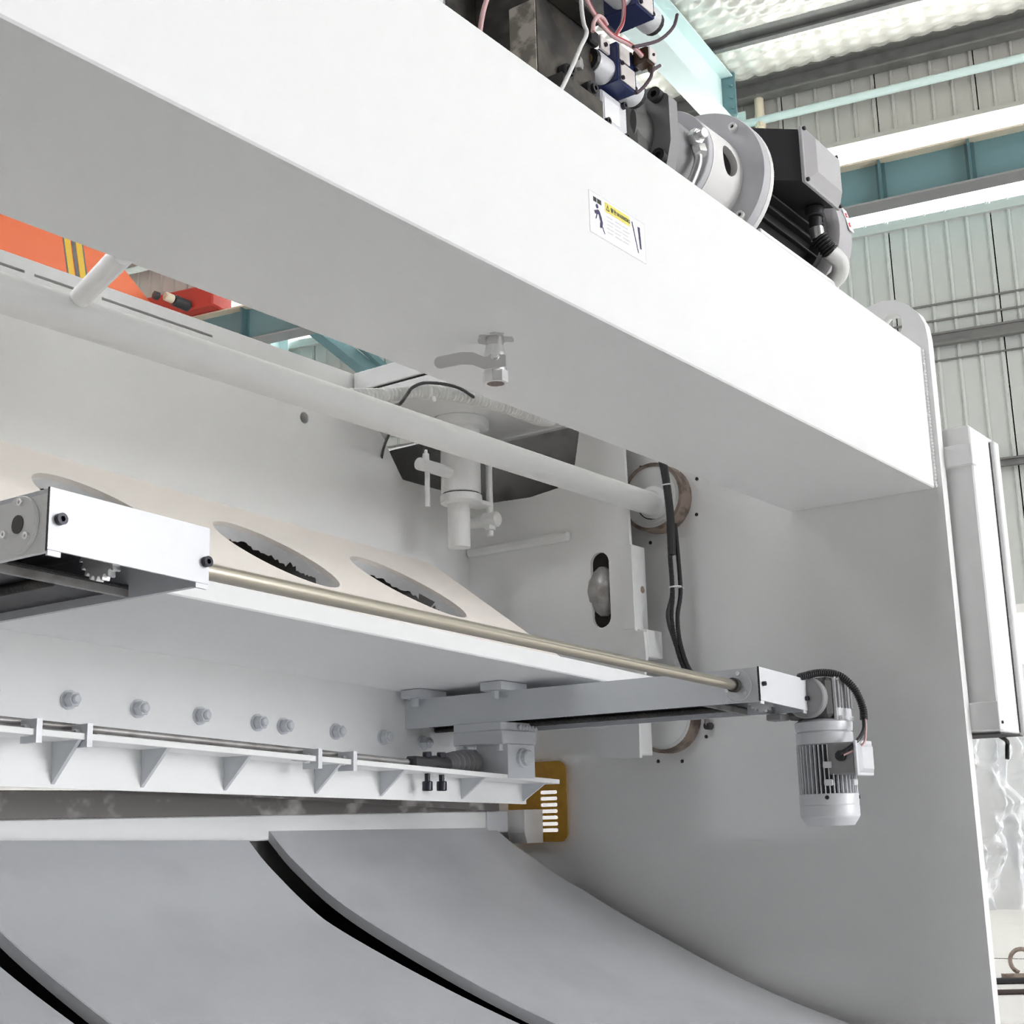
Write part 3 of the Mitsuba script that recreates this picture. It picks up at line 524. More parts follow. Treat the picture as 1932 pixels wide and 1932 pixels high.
# solenoid valves
def solenoid(ox, oy, oz, lab, full=True):
    s = thing('solenoid_valve', lab, 'valve', 'solenoid valves on the manifold'); P = lambda m: m.apply_translation((ox, oy, oz))
    part(s, 'body', P(box(0.0, 0.072, 0.0, 0.085, -0.052, 0.034, 0.002)), 'valve_blue', smooth=False)
    part(s, 'base_plate', P(box(0.001, 0.071, 0.085, 0.105, -0.050, 0.030, 0.002)), 'valve_base', smooth=False)
    part(s, 'coil', P(lathe([(0.026, -0.050), (0.0275, -0.047), (0.0275, 0.0)], (0, 0.033, -0.023), (1, 0, 0), 36)), 'aluminium', label='silver solenoid coil')
    part(s, 'end_nut', P(lathe([(0.014, -0.060), (0.0245, -0.058), (0.0255, -0.050), (0.0255, -0.046)], (0, 0.033, -0.023), (1, 0, 0), 14)), 'black', smooth=False)
    part(s, 'end_nut__button', P(cyl((-0.0615, 0.033, -0.023), (1, 0, 0), 0.0125, 0.004, 20)), 'brass')
    part(s, 'coil', P(lathe([(0.0275, 0.072), (0.0275, 0.112), (0.025, 0.115)], (0, 0.033, -0.023), (1, 0, 0), 36)), 'aluminium')
    part(s, 'end_nut', P(lathe([(0.0245, 0.114), (0.0255, 0.116), (0.0255, 0.126), (0.012, 0.130)], (0, 0.033, -0.023), (1, 0, 0), 14)), 'black', smooth=False)
    part(s, 'face_plate', P(box(-0.040, -0.006, 0.012, 0.018, 0.004, 0.034, 0.001)), 'valve_plate', smooth=False)
    part(s, 'face_plate', P(box(0.006, 0.044, -0.0035, 0.0, -0.004, 0.030, 0.001)), 'valve_plate', smooth=False)
    part(s, 'face_plate', P(box(0.008, 0.062, -0.0035, 0.0, -0.048, -0.008, 0.001)), 'valve_plate', smooth=False)
    for x, y, z in ((-0.024, 0.012, 0.018), (0.011, -.003, -0.012), (0.011, -.003, -0.044), (0.050, -.0, 0.026), (0.064, -.0, -0.044), (0.068, 0, 0.0)): part(s, 'screw', P(socket_screw((x, y, z), (0, -1, 0), 0.0045, 0.004)), 'black_screw')
    part(s, 'side_connector', P(box(-0.074, -0.041, 0.014, 0.055, 0.005, 0.036, 0.004)), 'black', smooth=False)
    part(s, 'connector', P(box(0.058, 0.092, -0.036, 0.0, 0.006, 0.040, 0.004)), 'connector_brown', smooth=False, label='brown translucent plug')
    part(s, 'connector__cap', P(box(0.060, 0.090, -0.040, -0.036, 0.008, 0.038, 0.002)), 'valve_plate', smooth=False)
    part(s, 'connector__gland', P(cyl((0.086, -0.026, 0.010), (0.5, 0, -1), 0.008, 0.014, 12, 0.002)), 'connector_brown')
    part(s, 'connector__screw', P(cyl((0.075, -0.040, 0.023), (0, -1, 0), 0.003, 0.003, 10)), 'black_screw')
    return s
solenoid(-1.507, 0.05, 2.272, 'lower blue solenoid valve with a silver coil and a brass end button')
solenoid(-1.507, 0.0, 2.421, 'upper blue solenoid valve at the top edge of the photo')

# ---- cables: each lies in a plane behind the camera side of the valves
def wire(name, pts, r, m, lab, stripes=None):
    k = thing(name, lab, 'wire', 'signal wires around the solenoid valves'); part(k, 'sheath', tube(pts, r, 10), m)
    if stripes:
        q = spline(pts, 12); part(k, 'red_core', tube(q[:, :] + np.array([0.0, -r * 0.55, r * 0.45]), r * 0.62, 8, curve=False), stripes)
    return k
wire('signal_wire', [(-1.9285, 0.05, 2.195), (-1.945, 0.05, 2.155), (-1.955, 0.05, 2.12), (-1.965, 0.05, 2.07)], 0.0045, 'wire_pink', 'pink striped wire running down into the tank, leftmost of the wires')
wire('signal_wire', [(-1.6803, 0.02, 2.3061), (-1.6789, 0.02, 2.2732), (-1.6734, 0.02, 2.2481), (-1.6654, 0.02, 2.232), (-1.6898, 0.02, 2.1903), (-1.7195, 0.02, 2.1382), (-1.7463, 0.02, 2.0937), (-1.7631, 0.02, 2.0681)], 0.0042, 'conduit_grey', 'grey wire dropping past the brass coil button to the tank edge')
wire('signal_wire', [(-1.6728, 0.016, 2.3099), (-1.6593, 0.016, 2.2944), (-1.6418, 0.016, 2.283), (-1.6202, 0.016, 2.2746), (-1.5924, 0.016, 2.269), (-1.5675, 0.016, 2.2697), (-1.528, 0.016, 2.2774), (-1.4938, 0.016, 2.281), (-1.4679, 0.016, 2.2769)], 0.0042, 'wire_pink', 'pink and red wire running from the top edge to the lower brown plug', 'wire_red')
wire('signal_wire', [(-1.656, 0.012, 2.2378), (-1.6508, 0.012, 2.2593), (-1.6346, 0.012, 2.281), (-1.6157, 0.012, 2.2848), (-1.6031, 0.012, 2.2774)], 0.0042, 'wire_pink', 'short loop of pink wire above the brass coil button')
wire('signal_wire', [(-1.5311, 0.016, 2.3837), (-1.53, 0.016, 2.3489), (-1.5386, 0.016, 2.3152), (-1.5586, 0.016, 2.2857), (-1.5715, 0.016, 2.2678)], 0.0042, 'wire_pink', 'pink wire hanging from the upper solenoid valve and joining the red one', 'wire_red')
wire('signal_wire', [(-1.3756, -0.02, 2.4024), (-1.3923, -0.02, 2.3685), (-1.4261, -0.02, 2.3314), (-1.4671, -0.02, 2.2971), (-1.5211, -0.02, 2.2628), (-1.5627, -0.02, 2.2382)], 0.0034, 'wire_dark', 'dark wire curving down from the upper brown plug')
wire('signal_wire', [(-1.425, 0.0, 2.27), (-1.4907, -0.02, 2.2219), (-1.5006, -0.02, 2.2023), (-1.5232, -0.02, 2.1749), (-1.5491, -0.02, 2.1497), (-1.5615, -0.02, 2.1407)], 0.0034, 'wire_dark', 'dark wire curving under the lower silver coil')

# ================================================================== BLADE BEAM (ram)
RK = 0.047
bb = thing('shear_ram', 'big white upper blade beam of the shearing machine, with a sloped box and oval holes', 'ram')
XE = -0.20
rear = Polygon([(-4.4, 1.15), (XE, 1.15), (XE, 2.115), (-4.4, 2.115)])
octo = Polygon([(-0.705, 2.05), (-0.633, 1.966), (-0.524, 1.828), (-0.29, 1.827), (XE + 0.001, 1.80), (XE + 0.001, 2.05)])
rear = rear.difference(octo).difference(disc(-0.951, 1.931, 0.017))
rm = to_man(prism(rear, 1.475, 1.515, 'y'))
for x0, x1 in ((-2.6, -1.873), (-1.847, -1.68), (-1.655, -1.298)):
    rm = rm - to_man(box(x0, x1, 1.47, 1.505, 2.077, 2.0842))
part(bb, 'rear_plate', to_tm(rm), 'paint', smooth=20)
part(bb, 'wall_plate', box(-4.4, XE, 1.90, 1.94, 1.15, 2.115), 'recess_shade', smooth=False)
part(bb, 'shade_partition', cat(box(-1.02, -0.99, 1.515, 1.90, 1.15, 2.10), box(-4.4, XE, 1.515, 1.90, 1.15, 1.18)), 'recess_shade', smooth=False)  # partition and floor added to keep light out of the cavity
part(bb, 'top_plate', box(-4.4, XE, 1.516, 1.94, 2.10, 2.114), 'paint', smooth=False)
ep = Polygon([(0.872, 1.96), (0.858, 1.325), (0.83, 1.32), (0.826, 1.245), (0.86, 1.06), (0.863, 0.957), (0.984, 0.962), (1.027, 1.054), (1.15, 1.16), (1.94, 1.16), (1.94, 2.05), (0.90, 2.05)])
ep = ep.difference(Polygon([(1.026, 1.98), (1.048, 1.868), (1.081, 1.804), (1.224, 1.788), (1.40, 1.795), (1.474, 1.80), (1.474, 1.995), (1.026, 1.995)]))
ep = ep.difference(Polygon([(0.975, 1.375), (0.975, 1.545)]).buffer(0.001) if False else affinity.translate(rrect(-0.033, 0.033, -0.115, 0.115, 0.0329), 0.973, 1.461))
part(bb, 'end_plate', prism(ep, XE, XE + 0.014, 'x'), 'paint', smooth=20)
part(bb, 'guide_strip', box(XE - 0.001, XE + 0.075, 0.857, 0.90, 1.33, 1.585, 0.002), 'paint')
part(bb, 'guide_strip__screw_hole', cyl((XE + 0.050, 0.857, 1.453), (0, -1, 0), 0.011, 0.001, 20), 'rust_steel')
part(bb, 'guide_block', box(XE + 0.0145, XE + 0.10, 0.826, 0.90, 1.246, 1.328, 0.003), 'paint')
part(bb, 'guide_block', box(XE + 0.0145, XE + 0.08, 0.865, 0.98, 0.965, 1.16, 0.003), 'paint')
part(bb, 'roller', lathe([(0.012, -0.075), (0.028, -0.06), (0.046, -0.03), (0.050, 0.0), (0.046, 0.03), (0.028, 0.06), (0.012, 0.075)], (XE + 0.035, 0.985, 1.461), (0, 0, 1), 40), 'steel_dull', smooth=True, label='bright steel roller in the slot')
part(bb, 'ledge_bar', box(XE - 0.022, XE, 1.07, 1.472, 1.625, 1.655, 0.008), 'paint')
part(bb, 'top_cover', box(-0.75, XE + 0.04, 0.90, 1.47, 2.056, 2.115, 0.002), 'paint', smooth=False)
part(bb, 'head_plate', box(-0.748, XE + 0.04, 0.96, 1.474, 2.0, 2.049, 0.002), 'paint', smooth=False)
part(bb, 'head_plate__seal', box(-0.744, XE + 0.03, 0.96, 1.46, 2.049, 2.056), 'black')
# sloped box with oval holes: world frame of its plane
A0 = np.array([-1.93, 0.75, 1.251]); E1 = np.array([0.99862, 0.0, -0.0525]); E1 /= np.linalg.norm(E1)
C0 = np.array([-1.91, 1.475, 1.661]); N0 = np.cross(E1, C0 - A0); N0 /= np.linalg.norm(N0); E2 = np.cross(N0, E1)
sl = Polygon([(-2.4, 0.0), (1.20, 0.0), (1.525, 0.845), (-2.4, 0.845)])
M = np.eye(4); M[:3, 0] = E1; M[:3, 1] = E2; M[:3, 2] = N0; M[:3, 3] = A0
hole = affinity.rotate(affinity.scale(disc(0, 0, 1, 16), 0.137, 0.215), -10)
hole_at = [(0.983 - 0.49 * k, 0.406 - 0.02 * min(k, 1)) for k in range(5)]
for c in hole_at: sl = sl.difference(affinity.translate(hole, *c))
slab = trimesh.creation.extrude_polygon(sl, 0.012, engine='earcut'); slab.apply_translation((0, 0, -0.012)); slab.apply_transform(M)
part(bb, 'sloped_plate', slab, 'paint_bounce_tint', smooth=20, label='warm white sloped plate with oval holes')
# torch-cut walls of the oval holes, their inner rims ragged
for q, c in enumerate(hole_at):
    n_ = 160; ring = np.array([hole.exterior.interpolate(t, normalized=True).coords[0] for t in np.arange(n_) / n_]) * 1.001
    rg = np.random.default_rng(q); step = np.repeat(rg.uniform(0, 1, n_ // 4), 4) * 0.6 + rg.uniform(0, 1, n_) * 0.4
    dep = 0.030 + 0.018 * step
    top_ = np.column_stack([ring + c, np.full(n_, -0.002)]); bot = np.column_stack([ring + c, -dep]); bo2 = np.column_stack([ring * 1.03 + c, -dep + 0.004]); to2 = np.column_stack([ring * 1.03 + c, np.full(n_, -0.011)])
    Vv = np.vstack([top_, bot, bo2, to2]); F = []
    for i in range(n_):
        j = (i + 1) % n_
        for A in range(3): F += [(A * n_ + i, A * n_ + j, (A + 1) * n_ + j), (A * n_ + i, (A + 1) * n_ + j, (A + 1) * n_ + i)]
    w_ = trimesh.Trimesh(Vv, np.array(F), process=False); w_.apply_transform(M)
    part(bb, 'sloped_plate__cut_edge', w_, 'paint', smooth=False)
# dark lining and end plate added so the box inside reads as shade
part(bb, 'shade_lining', shear(prism(Polygon([(0.79, 1.250), (0.79, 1.256), (1.455, 1.256), (1.455, 1.60), (1.473, 1.60), (1.473, 1.250)]), -4.3, -0.78, 'x'), -1.93, RK * 0.9), 'recess_shade', smooth=False)
part(bb, 'closing_plate', shear(prism(Polygon([(0.80, 1.25), (1.46, 1.61), (1.46, 1.25)]), -0.80, -0.78, 'x'), -1.93, RK), 'recess_shade', smooth=False)
part(bb, 'bottom_plate', shear(box(-4.4, -0.235, 0.75, 1.50, 1.207, 1.249, 0.003), -1.93, RK * 0.95), 'paint', smooth=False)
part(bb, 'blade_carrier', shear(box(-4.4, XE, 1.33, 1.50, 0.99, 1.21, 0.003), -1.93, RK * 0.95), 'paint', smooth=False)
nut = mikit.ply(stud_nut((0, 0, 0), (0, -1, 0), 0.030), 'paint_grey')
for x, z in ((-2.0, 1.080), (-1.801, 1.071), (-1.616, 1.061), (-1.434, 1.053), (-1.25, 1.044), (-1.161, 1.039), (-0.971, 1.032), (-0.784, 1.023), (-0.613, 1.012), (-2.2, 1.09), (-0.4, 1.005)):
    part(bb, 'bolt', moved(nut, x, 1.330, z), None)
part(bb, 'upper_blade', shear(box(-4.4, -0.23, 1.352, 1.378, 0.895, 0.985), -1.93, RK * 0.95), 'blade_steel')

# ram cylinder with its link pins
rc = thing('ram_cylinder', 'white hydraulic cylinder standing in the cut-out of the blade beam', 'cylinder')
part(rc, 'barrel', cyl((-0.455, 1.30, 1.765), (0, 0, 1), 0.061, 0.233, 48, 0.003), 'paint')
part(rc, 'flange', cat(cyl((-0.455, 1.30, 1.735), (0, 0, 1), 0.064, 0.026, 48, 0.003), box(-0.455, -0.345, 1.262, 1.325, 1.738, 1.752, 0.002)), 'paint')
part(rc, 'seal', cyl((-0.455, 1.30, 1.7605), (0, 0, 1), 0.058, 0.005, 40), 'black')
part(rc, 'rod', cyl((-0.455, 1.31, 1.60), (0, 0, 1), 0.034, 0.14, 36), 'paint')
part(rc, 'mount_ring', cyl((-0.455, 1.30, 1.968), (0, 0, 1), 0.09, 0.032, 48, 0.004), 'paint')
part(rc, 'pin', cat(cyl((-0.655, 1.30, 1.823), (1, 0, 0), 0.019, 0.145, 24, 0.003)), 'paint')
part(rc, 'pin__nipple', cat(cyl((-0.62, 1.30, 1.84), (0, 0, 1), 0.010, 0.012, 16), hexnut((-0.62, 1.30, 1.852), (0, 0, 1), 0.018, 0.008), cyl((-0.62, 1.30, 1.86), (0, 0, 1), 0.005, 0.012, 12)), 'plastic_white')
part(rc, 'pin__stem', tube([(-0.615, 1.30, 1.81), (-0.615, 1.30, 1.70)], 0.008, 12, curve=False), 'paint')
lk = thing('link_pin', 'white link pin with a threaded stud, right of the ram cylinder', 'pin')
part(lk, 'pin', lathe([(0.017, 0), (0.0205, 0.004), (0.0205, 0.10), (0.024, 0.104), (0.024, 0.15), (0.018, 0.156)], (-0.36, 1.40, 1.70), (0.15, -1, 0), 28), 'paint')
part(lk, 'stud', tube([(-0.345, 1.275, 1.70), (-0.345, 1.275, 1.875)], 0.011, 16, curve=False), 'paint')
part(lk, 'nut', cat(hexnut((-0.345, 1.275, 1.683), (0, 0, -1), 0.03, 0.016), cyl((-0.345, 1.275, 1.667), (0, 0, -1), 0.010, 0.02, 16, 0.002)), 'paint')
# corrugated conduit and black cable over the beam
cd = thing('grey_conduit', 'grey corrugated conduit over the blade beam above the ram cylinder', 'conduit')
cpts = [(-1.353, 0.92, 1.785), (-1.279, 0.92, 1.803), (-1.201, 0.92, 1.823), (-1.141, 0.92, 1.843), (-1.079, 0.92, 1.862), (-1.016, 0.92, 1.873), (-0.927, 0.92, 1.884), (-0.812, 0.92, 1.894), (-0.716, 0.92, 1.900), (-0.55, 0.94, 1.91), (-0.40, 1.00, 1.95)]
part(cd, 'hose', corrugated(cpts, 0.0175, 0.0150, 0.011, 16), 'conduit_grey', smooth=True)
part(cd, 'clip', cat(lathe([(0.022, -0.006), (0.022, 0.006)], (-1.075, 0.92, 1.862), (0.95, 0, 0.25), 20), cyl((-1.070, 0.90, 1.838), (0, -1, 0), 0.008, 0.006, 14)), 'plastic_white')
bc = thing('black_cable', 'thin black cable arching over the grey conduit above the ram cylinder', 'cable')
part(bc, 'cable', tube([(-0.60, 1.50, 1.86), (-0.650, 1.44, 1.90), (-0.775, 1.30, 1.905), (-1.05, 1.05, 1.85), (-1.20, 0.895, 1.795), (-1.18, 0.89, 1.822), (-1.162, 0.89, 1.843), (-1.125, 0.89, 1.864), (-1.084, 0.89, 1.876), (-1.02, 0.89, 1.887), (-0.965, 0.89, 1.889), (-0.90, 0.90, 1.885)], 0.0042, 10), 'black')

# ================================================================== BACK GAUGE
def gauge_arm(ox, oy, oz, L, lab, left=False):
    a = thing('back_gauge', lab, 'back gauge', 'back gauge beams'); w, h = 0.256, 0.080; pg = 'paint' if left else 'paint_grey'  # left arm gets lighter paint in place of the stronger light there
    sh = lambda m: shear(m.apply_translation((ox, oy, oz)), ox, 0.05)
    part(a, 'top_plate', sh(box(0, w, 0.004, L, -0.006, 0)), 'paint_grey', smooth=False)
    part(a, 'side_plate', sh(box(0, 0.008, 0.004, L, -h, -0.006)), pg, smooth=False)
    part(a, 'side_plate', sh(box(w - 0.008, w, 0.004, L, -h, -0.006)), 'paint_grey', smooth=False)
    part(a, 'end_plate', sh(box(0.008, w - 0.008, L - 0.008, L, -h, -0.006)), 'paint_grey', smooth=False)
    part(a, 'inner_plate', sh(box(0.008, w - 0.008, 0.16, L - 0.008, -h * 0.84, -h * 0.76)), 'black', smooth=False)
    part(a, 'cross_bar', sh(box(0.008, w - 0.008, 0.16, 0.170, -h + 0.002, -h * 0.8)), 'steel_dull', smooth=False)
    part(a, 'lead_screw', sh(corrugated([(w / 2, 0.17, -h * 0.92), (w / 2, 0.6, -h * 0.92), (w / 2, L - 0.02, -h * 0.92)], 0.008, 0.006, 0.002, 10)), 'blackened')
    c = part(a, 'rear_cover', sh(box(-0.001, w + 0.001, -0.002, 0.002, -h + 0.002, 0.001)), 'aluminium', smooth=False, label='bare aluminium end cover')
    part(a, 'rear_cover__edge', sh(cat(box(-0.0015, -0.001, -0.002, 0.002, -h, 0.001), box(0, w, 0.002, 0.003, 0.0, 0.002))), 'black')
    for x, z in ((0.014, -0.038), (w - 0.006, -0.048)): part(a, 'rear_cover__screw', sh(socket_screw((x, -0.002, z), (0, -1, 0), 0.0075 if left else 0.0055, 0.008)), 'black_screw')
    # bearing disc on the left side, sprocket inside
    zc, yc = -0.040, 0.055
    part(a, 'bearing_disc', sh(cat(cyl((0.0, yc, zc), (-1, 0, 0), 0.037, 0.006, 48, 0.001), )), pg)
    part(a, 'bearing_disc__bore', sh(cyl((-0.0062, yc, zc), (-1, 0, 0), 0.012, 0.0012, 24)), 'blackened')
    for t in np.radians((100, 220, 340)): part(a, 'bearing_disc__screw', sh(socket_screw((-0.006, yc + 0.028 * math.cos(t), zc + 0.028 * math.sin(t)), (-1, 0, 0), 0.005, 0.004)), 'steel_bright')
    pts = []
    for i in range(22):
        for dt, r in ((-.3, .039), (-.12, .045), (.12, .045), (.3, .039)): t = (i + dt) * 2 * math.pi / 22; pts.append((yc + r * math.cos(t), zc - 0.005 + r * math.sin(t)))
    part(a, 'sprocket', sh(prism(pts, 0.118, 0.130, 'x')), 'steel_bright', smooth=False)
    part(a, 'sprocket__hub', sh(cyl((0.05, yc, zc), (1, 0, 0), 0.022, 0.12, 24)), 'steel_dull')
    for x in (0.10, 0.2): part(a, 'rear_cover__tab', sh(box(x * 0 + (0.001 if x < 0.15 else w - 0.02), (0.02 if x < 0.15 else w), 0.0, 0.004, -h - 0.005, -h + 0.004)), 'aluminium')
    return a
gauge_arm(-0.690, 0.230, 1.129, 1.115, 'right arm of the back gauge, under the blade beam, carrying the grey gear motor')
gauge_arm(-2.629, 0.230, 1.211, 1.115, 'left arm of the back gauge, cut by the left edge of the photo', True)
ra = 'back_gauge'
for y in (1.27, 0.99):
    part(ra, 'clamp_lug', shear(hull([(-0.735, y - 0.035, 1.128), (-0.735, y + 0.035, 1.128), (-0.64, y - 0.05, 1.128), (-0.64, y + 0.05, 1.128), (-0.735, y - 0.035, 1.150), (-0.735, y + 0.035, 1.150), (-0.64, y - 0.05, 1.150), (-0.64, y + 0.05, 1.150)]), -0.69, 0.05), 'paint_grey', smooth=False)
    part(ra, 'clamp_bolt', hexnut((-0.715, y, 1.129), (0, 0, -1), 0.020, 0.022), 'paint_grey')
dr_ = thing('drive_rod', 'long bare steel rod joining the two arms of the back gauge', 'rod')
part(dr_, 'shaft', tube([(-2.36, 0.285, 1.153), (-0.700, 0.285, 1.0885)], 0.0125, 32, curve=False), 'steel_rod', smooth=40)
part(dr_, 'collar', orient(lathe([(0.0125, 0), (0.017, 0.001), (0.017, 0.016), (0.0125, 0.017)], (0, 0, 0), (0, 0, 1), 28), (-0.722, 0.285, 1.0893), (1, 0, -0.039)), 'blackened')
# worm gearbox and gear motor
gm = thing('gear_motor', 'silver finned gear motor hanging under a worm gearbox on the right gauge arm', 'motor')
mx, my = -0.345, 0.228
part(gm, 'gearbox', box(-0.405, -0.290, 0.180, 0.305, 1.020, 1.122, 0.010), 'pump_dark', smooth=False, label='dark cast worm gearbox')
part(gm, 'gearbox__side_plate', box(-0.388, -0.300, 0.168, 0.182, 1.012, 1.124, 0.004), 'aluminium', smooth=False)
for i in range(5): part(gm, 'gearbox__rib', box(-0.386 + i * 0.019, -0.378 + i * 0.019, 0.164, 0.170, 1.045, 1.115, 0.001), 'cast_grey', smooth=False)
for x in (-0.38, -0.308):
    for z in (1.02, 1.116): part(gm, 'gearbox__bolt', socket_screw((x, 0.168, z), (0, -1, 0), 0.006, 0.005), 'steel_bright')
part(gm, 'gearbox__output_disc', cyl((-0.432, 0.236, 1.072), (1, 0, 0), 0.052, 0.028, 40, 0.003), 'cast_grey')
part(gm, 'gearbox__oil_plug', cat(hexnut((-0.44, 0.32, 1.045), (-1, 0.2, 0), 0.016, 0.02), box(-0.46, -0.41, 0.29, 0.33, 1.018, 1.034, 0.002)), 'cast_grey')
part(gm, 'flange', lathe([(0.05, 0.988), (0.070, 0.990), (0.072, 1.0), (0.072, 1.012), (0.058, 1.02)], (mx, my, 0), (0, 0, 1), 48), 'aluminium')
part(gm, 'body', lathe([(0.060, 0.828), (0.060, 0.955), (0.071, 0.958), (0.071, 0.985), (0.064, 0.992)], (mx, my, 0), (0, 0, 1), 48), 'aluminium')
part(gm, 'core', cyl((mx, my, 0.83), (0, 0, 1), 0.0605, 0.126, 48), 'black_cast')
fin = box(0.058, 0.0725, -0.0013, 0.0013, 0.832, 0.955, 0.0008)
for t in np.arange(0, 360, 9.0):
    f = fin.copy(); f.apply_transform(trimesh.transformations.rotation_matrix(math.radians(t), (0, 0, 1))); f.apply_translation((mx, my, 0)); part(gm, 'fin', f, 'aluminium', smooth=False)
for t in (-155, -95):
    for z in (0.905, 0.862):
        f = box(0.066, 0.078, -0.011, 0.011, z - 0.008, z + 0.008, 0.002); f.apply_transform(trimesh.transformations.rotation_matrix(math.radians(t), (0, 0, 1))); f.apply_translation((mx, my, 0)); part(gm, 'foot_lug', f, 'aluminium', smooth=False)
part(gm, 'fan_cover', lathe([(0.045, 0.757), (0.058, 0.758), (0.070, 0.775), (0.0735, 0.782), (0.0735, 0.806), (0.0725, 0.808), (0.0735, 0.810), (0.0735, 0.834), (0.071, 0.836)], (mx, my, 0), (0, 0, 1), 48), 'aluminium')
for t in (-160, -60): part(gm, 'fan_cover__screw', socket_screw((mx + 0.073 * math.cos(math.radians(t)), my + 0.073 * math.sin(math.radians(t)), 0.826), (math.cos(math.radians(t)), math.sin(math.radians(t)), 0), 0.005, 0.003), 'black')
part(gm, 'terminal_box', box(-0.405, -0.310, 0.128, 0.200, 0.880, 0.958, 0.004), 'cast_grey', smooth=False)
part(gm, 'terminal_box__lid', cat(box(-0.409, -0.306, 0.120, 0.128, 0.876, 0.962, 0.002), frustum(-0.402, -0.313, 0.883, 0.955, 0.120, 0.112, 0.010)), 'aluminium', smooth=False)
part(gm, 'terminal_box__gland', cyl((-0.405, 0.160, 0.925), (-1, 0, 0), 0.013, 0.014, 20, 0.002), 'black')
mcab = thing('gear_motor_cable', 'black corrugated cable looping over the worm gearbox to the gear motor', 'cable')
part(mcab, 'sleeve', corrugated([(-0.46, 0.235, 1.120), (-0.41, 0.20, 1.132), (-0.37, 0.165, 1.125), (-0.34, 0.14, 1.090), (-0.335, 0.125, 1.045), (-0.345, 0.12, 1.015)], 0.010, 0.006, 0.0025, 12), 'black')
part(mcab, 'wire', tube([(-0.345, 0.12, 1.018), (-0.36, 0.118, 0.985), (-0.40, 0.125, 0.955), (-0.422, 0.158, 0.928)], 0.0048, 10), 'black')
part(mcab, 'wire', tube([(-0.343, 0.117, 1.018), (-0.352, 0.115, 0.985), (-0.385, 0.112, 0.95), (-0.418, 0.150, 0.926)], 0.003, 10), 'wire_pink')

# gauge block with pivot under the arm
gb = thing('gauge_block', 'grey nut block with a round pivot under the right gauge arm', 'gauge block')
part(gb, 'rail_carriage', box(-0.700, -0.548, 0.985, 1.148, 1.026, 1.049, 0.002), 'paint_grey', smooth=False)
part(gb, 'top_plate', box(-0.700, -0.546, 0.98, 1.150, 0.990, 1.027, 0.003), 'paint_grey', smooth=False)
part(gb, 'body', prism(Polygon([(0.978, 0.99), (1.083, 0.99), (1.083, 0.945), (1.072, 0.905), (1.06, 0.900), (0.978, 0.900)]).buffer(-0.002).buffer(0.002), -0.682, -0.560, 'x'), 'paint_grey', smooth=20)
part(gb, 'pivot', lathe([(0.026, 0), (0.026, 0.010), (0.021, 0.012), (0.021, 0.024), (0.017, 0.027)], (-0.618, 0.979, 0.953), (0, -1, 0), 36), 'paint_grey')
part(gb, 'bolt', hexnut((-0.683, 1.003, 0.990), (0, 0, -1), 0.019, 0.018), 'paint_grey')
part(gb, 'spacer', cyl((-0.692, 1.128, 0.950), (0, 0, 1), 0.014, 0.042, 24, 0.002), 'paint_grey')
for i in range(6): part(gb, 'cable_clip', cyl((-0.62 + i * 0.014, 0.983, 1.036 - i * 0.001), (0, -1, 0), 0.007, 0.006, 12), 'paint_grey')
bl = thing('bellows', 'black rubber bellows between the gauge block and the rod clamp', 'bellows')
prof = [(0.012, -0.004), (0.016, 0.0)]
for i in range(7):
    x = 0.012 + i * 0.0285; r = 0.013 + 0.0075 * min(1, i / 3); prof += [(r, x), (r + 0.0145, x + 0.010), (r + 0.0155, x + 0.014), (r + 0.0145, x + 0.018), (r, x + 0.028)]
part(bl, 'bellows', lathe(prof, (-0.868, 1.036, 0.938), (0.955, 0.29, 0.03), 40), 'rubber', smooth=False)
rcl = thing('rod_clamp', 'black clamp with two bolts joining the thin gauge rod to the bellows', 'clamp')
part(rcl, 'body', shear(cat(box(-1.020, -0.930, 1.012, 1.048, 0.921, 0.951, 0.006), lathe([(0.018, -0.95), (0.021, -0.92), (0.019, -0.875)], (0, 1.03, 0.936), (1, 0, 0), 24)), -0.95, 0.03), 'black_cast')
for x in (-0.962, -0.906):
    part(rcl, 'bolt', cat(hexnut((x, 1.022, 0.950), (0, 0, 1), 0.021, 0.014), cyl((x, 1.022, 0.87), (0, 0, 1), 0.007, 0.085, 14), cyl((x, 1.022, 0.868), (0, 0, 1), 0.013, 0.024, 18, 0.002)), 'black_screw')
# gauge stop bar: flange, upright, gussets
gs = thing('gauge_bar', 'white angle bar with triangular gussets, the back gauge stop along the blade', 'gauge bar')
def gsh(m): return shear(m, -0.44, 0.047)
part(gs, 'flange', gsh(box(-3.6, -0.440, 0.98, 1.075, 0.886, 0.8985, 0.001)), 'paint', smooth=False)
part(gs, 'upright', shear(box(-3.6, -0.487, 1.063, 1.075, 0.834, 0.888), -0.5, 0.026), 'paint', smooth=False)
part(gs, 'upright', gsh(box(-3.6, -0.487, 1.066, 1.075, 0.845, 0.888)), 'paint', smooth=False)
for x in (-2.24, -2.019, -1.809, -1.589, -1.313, -1.089, -0.773, -0.500):
    z1 = 0.8862 - 0.047 * (x + 0.44); z0 = 0.835 - 0.026 * (x + 0.5) + 0.006
    part(gs, 'gusset', prism([(0.984, z1), (1.063, z1), (1.063, z0)], x - 0.004, x + 0.004, 'x'), 'paint_grey', smooth=False)
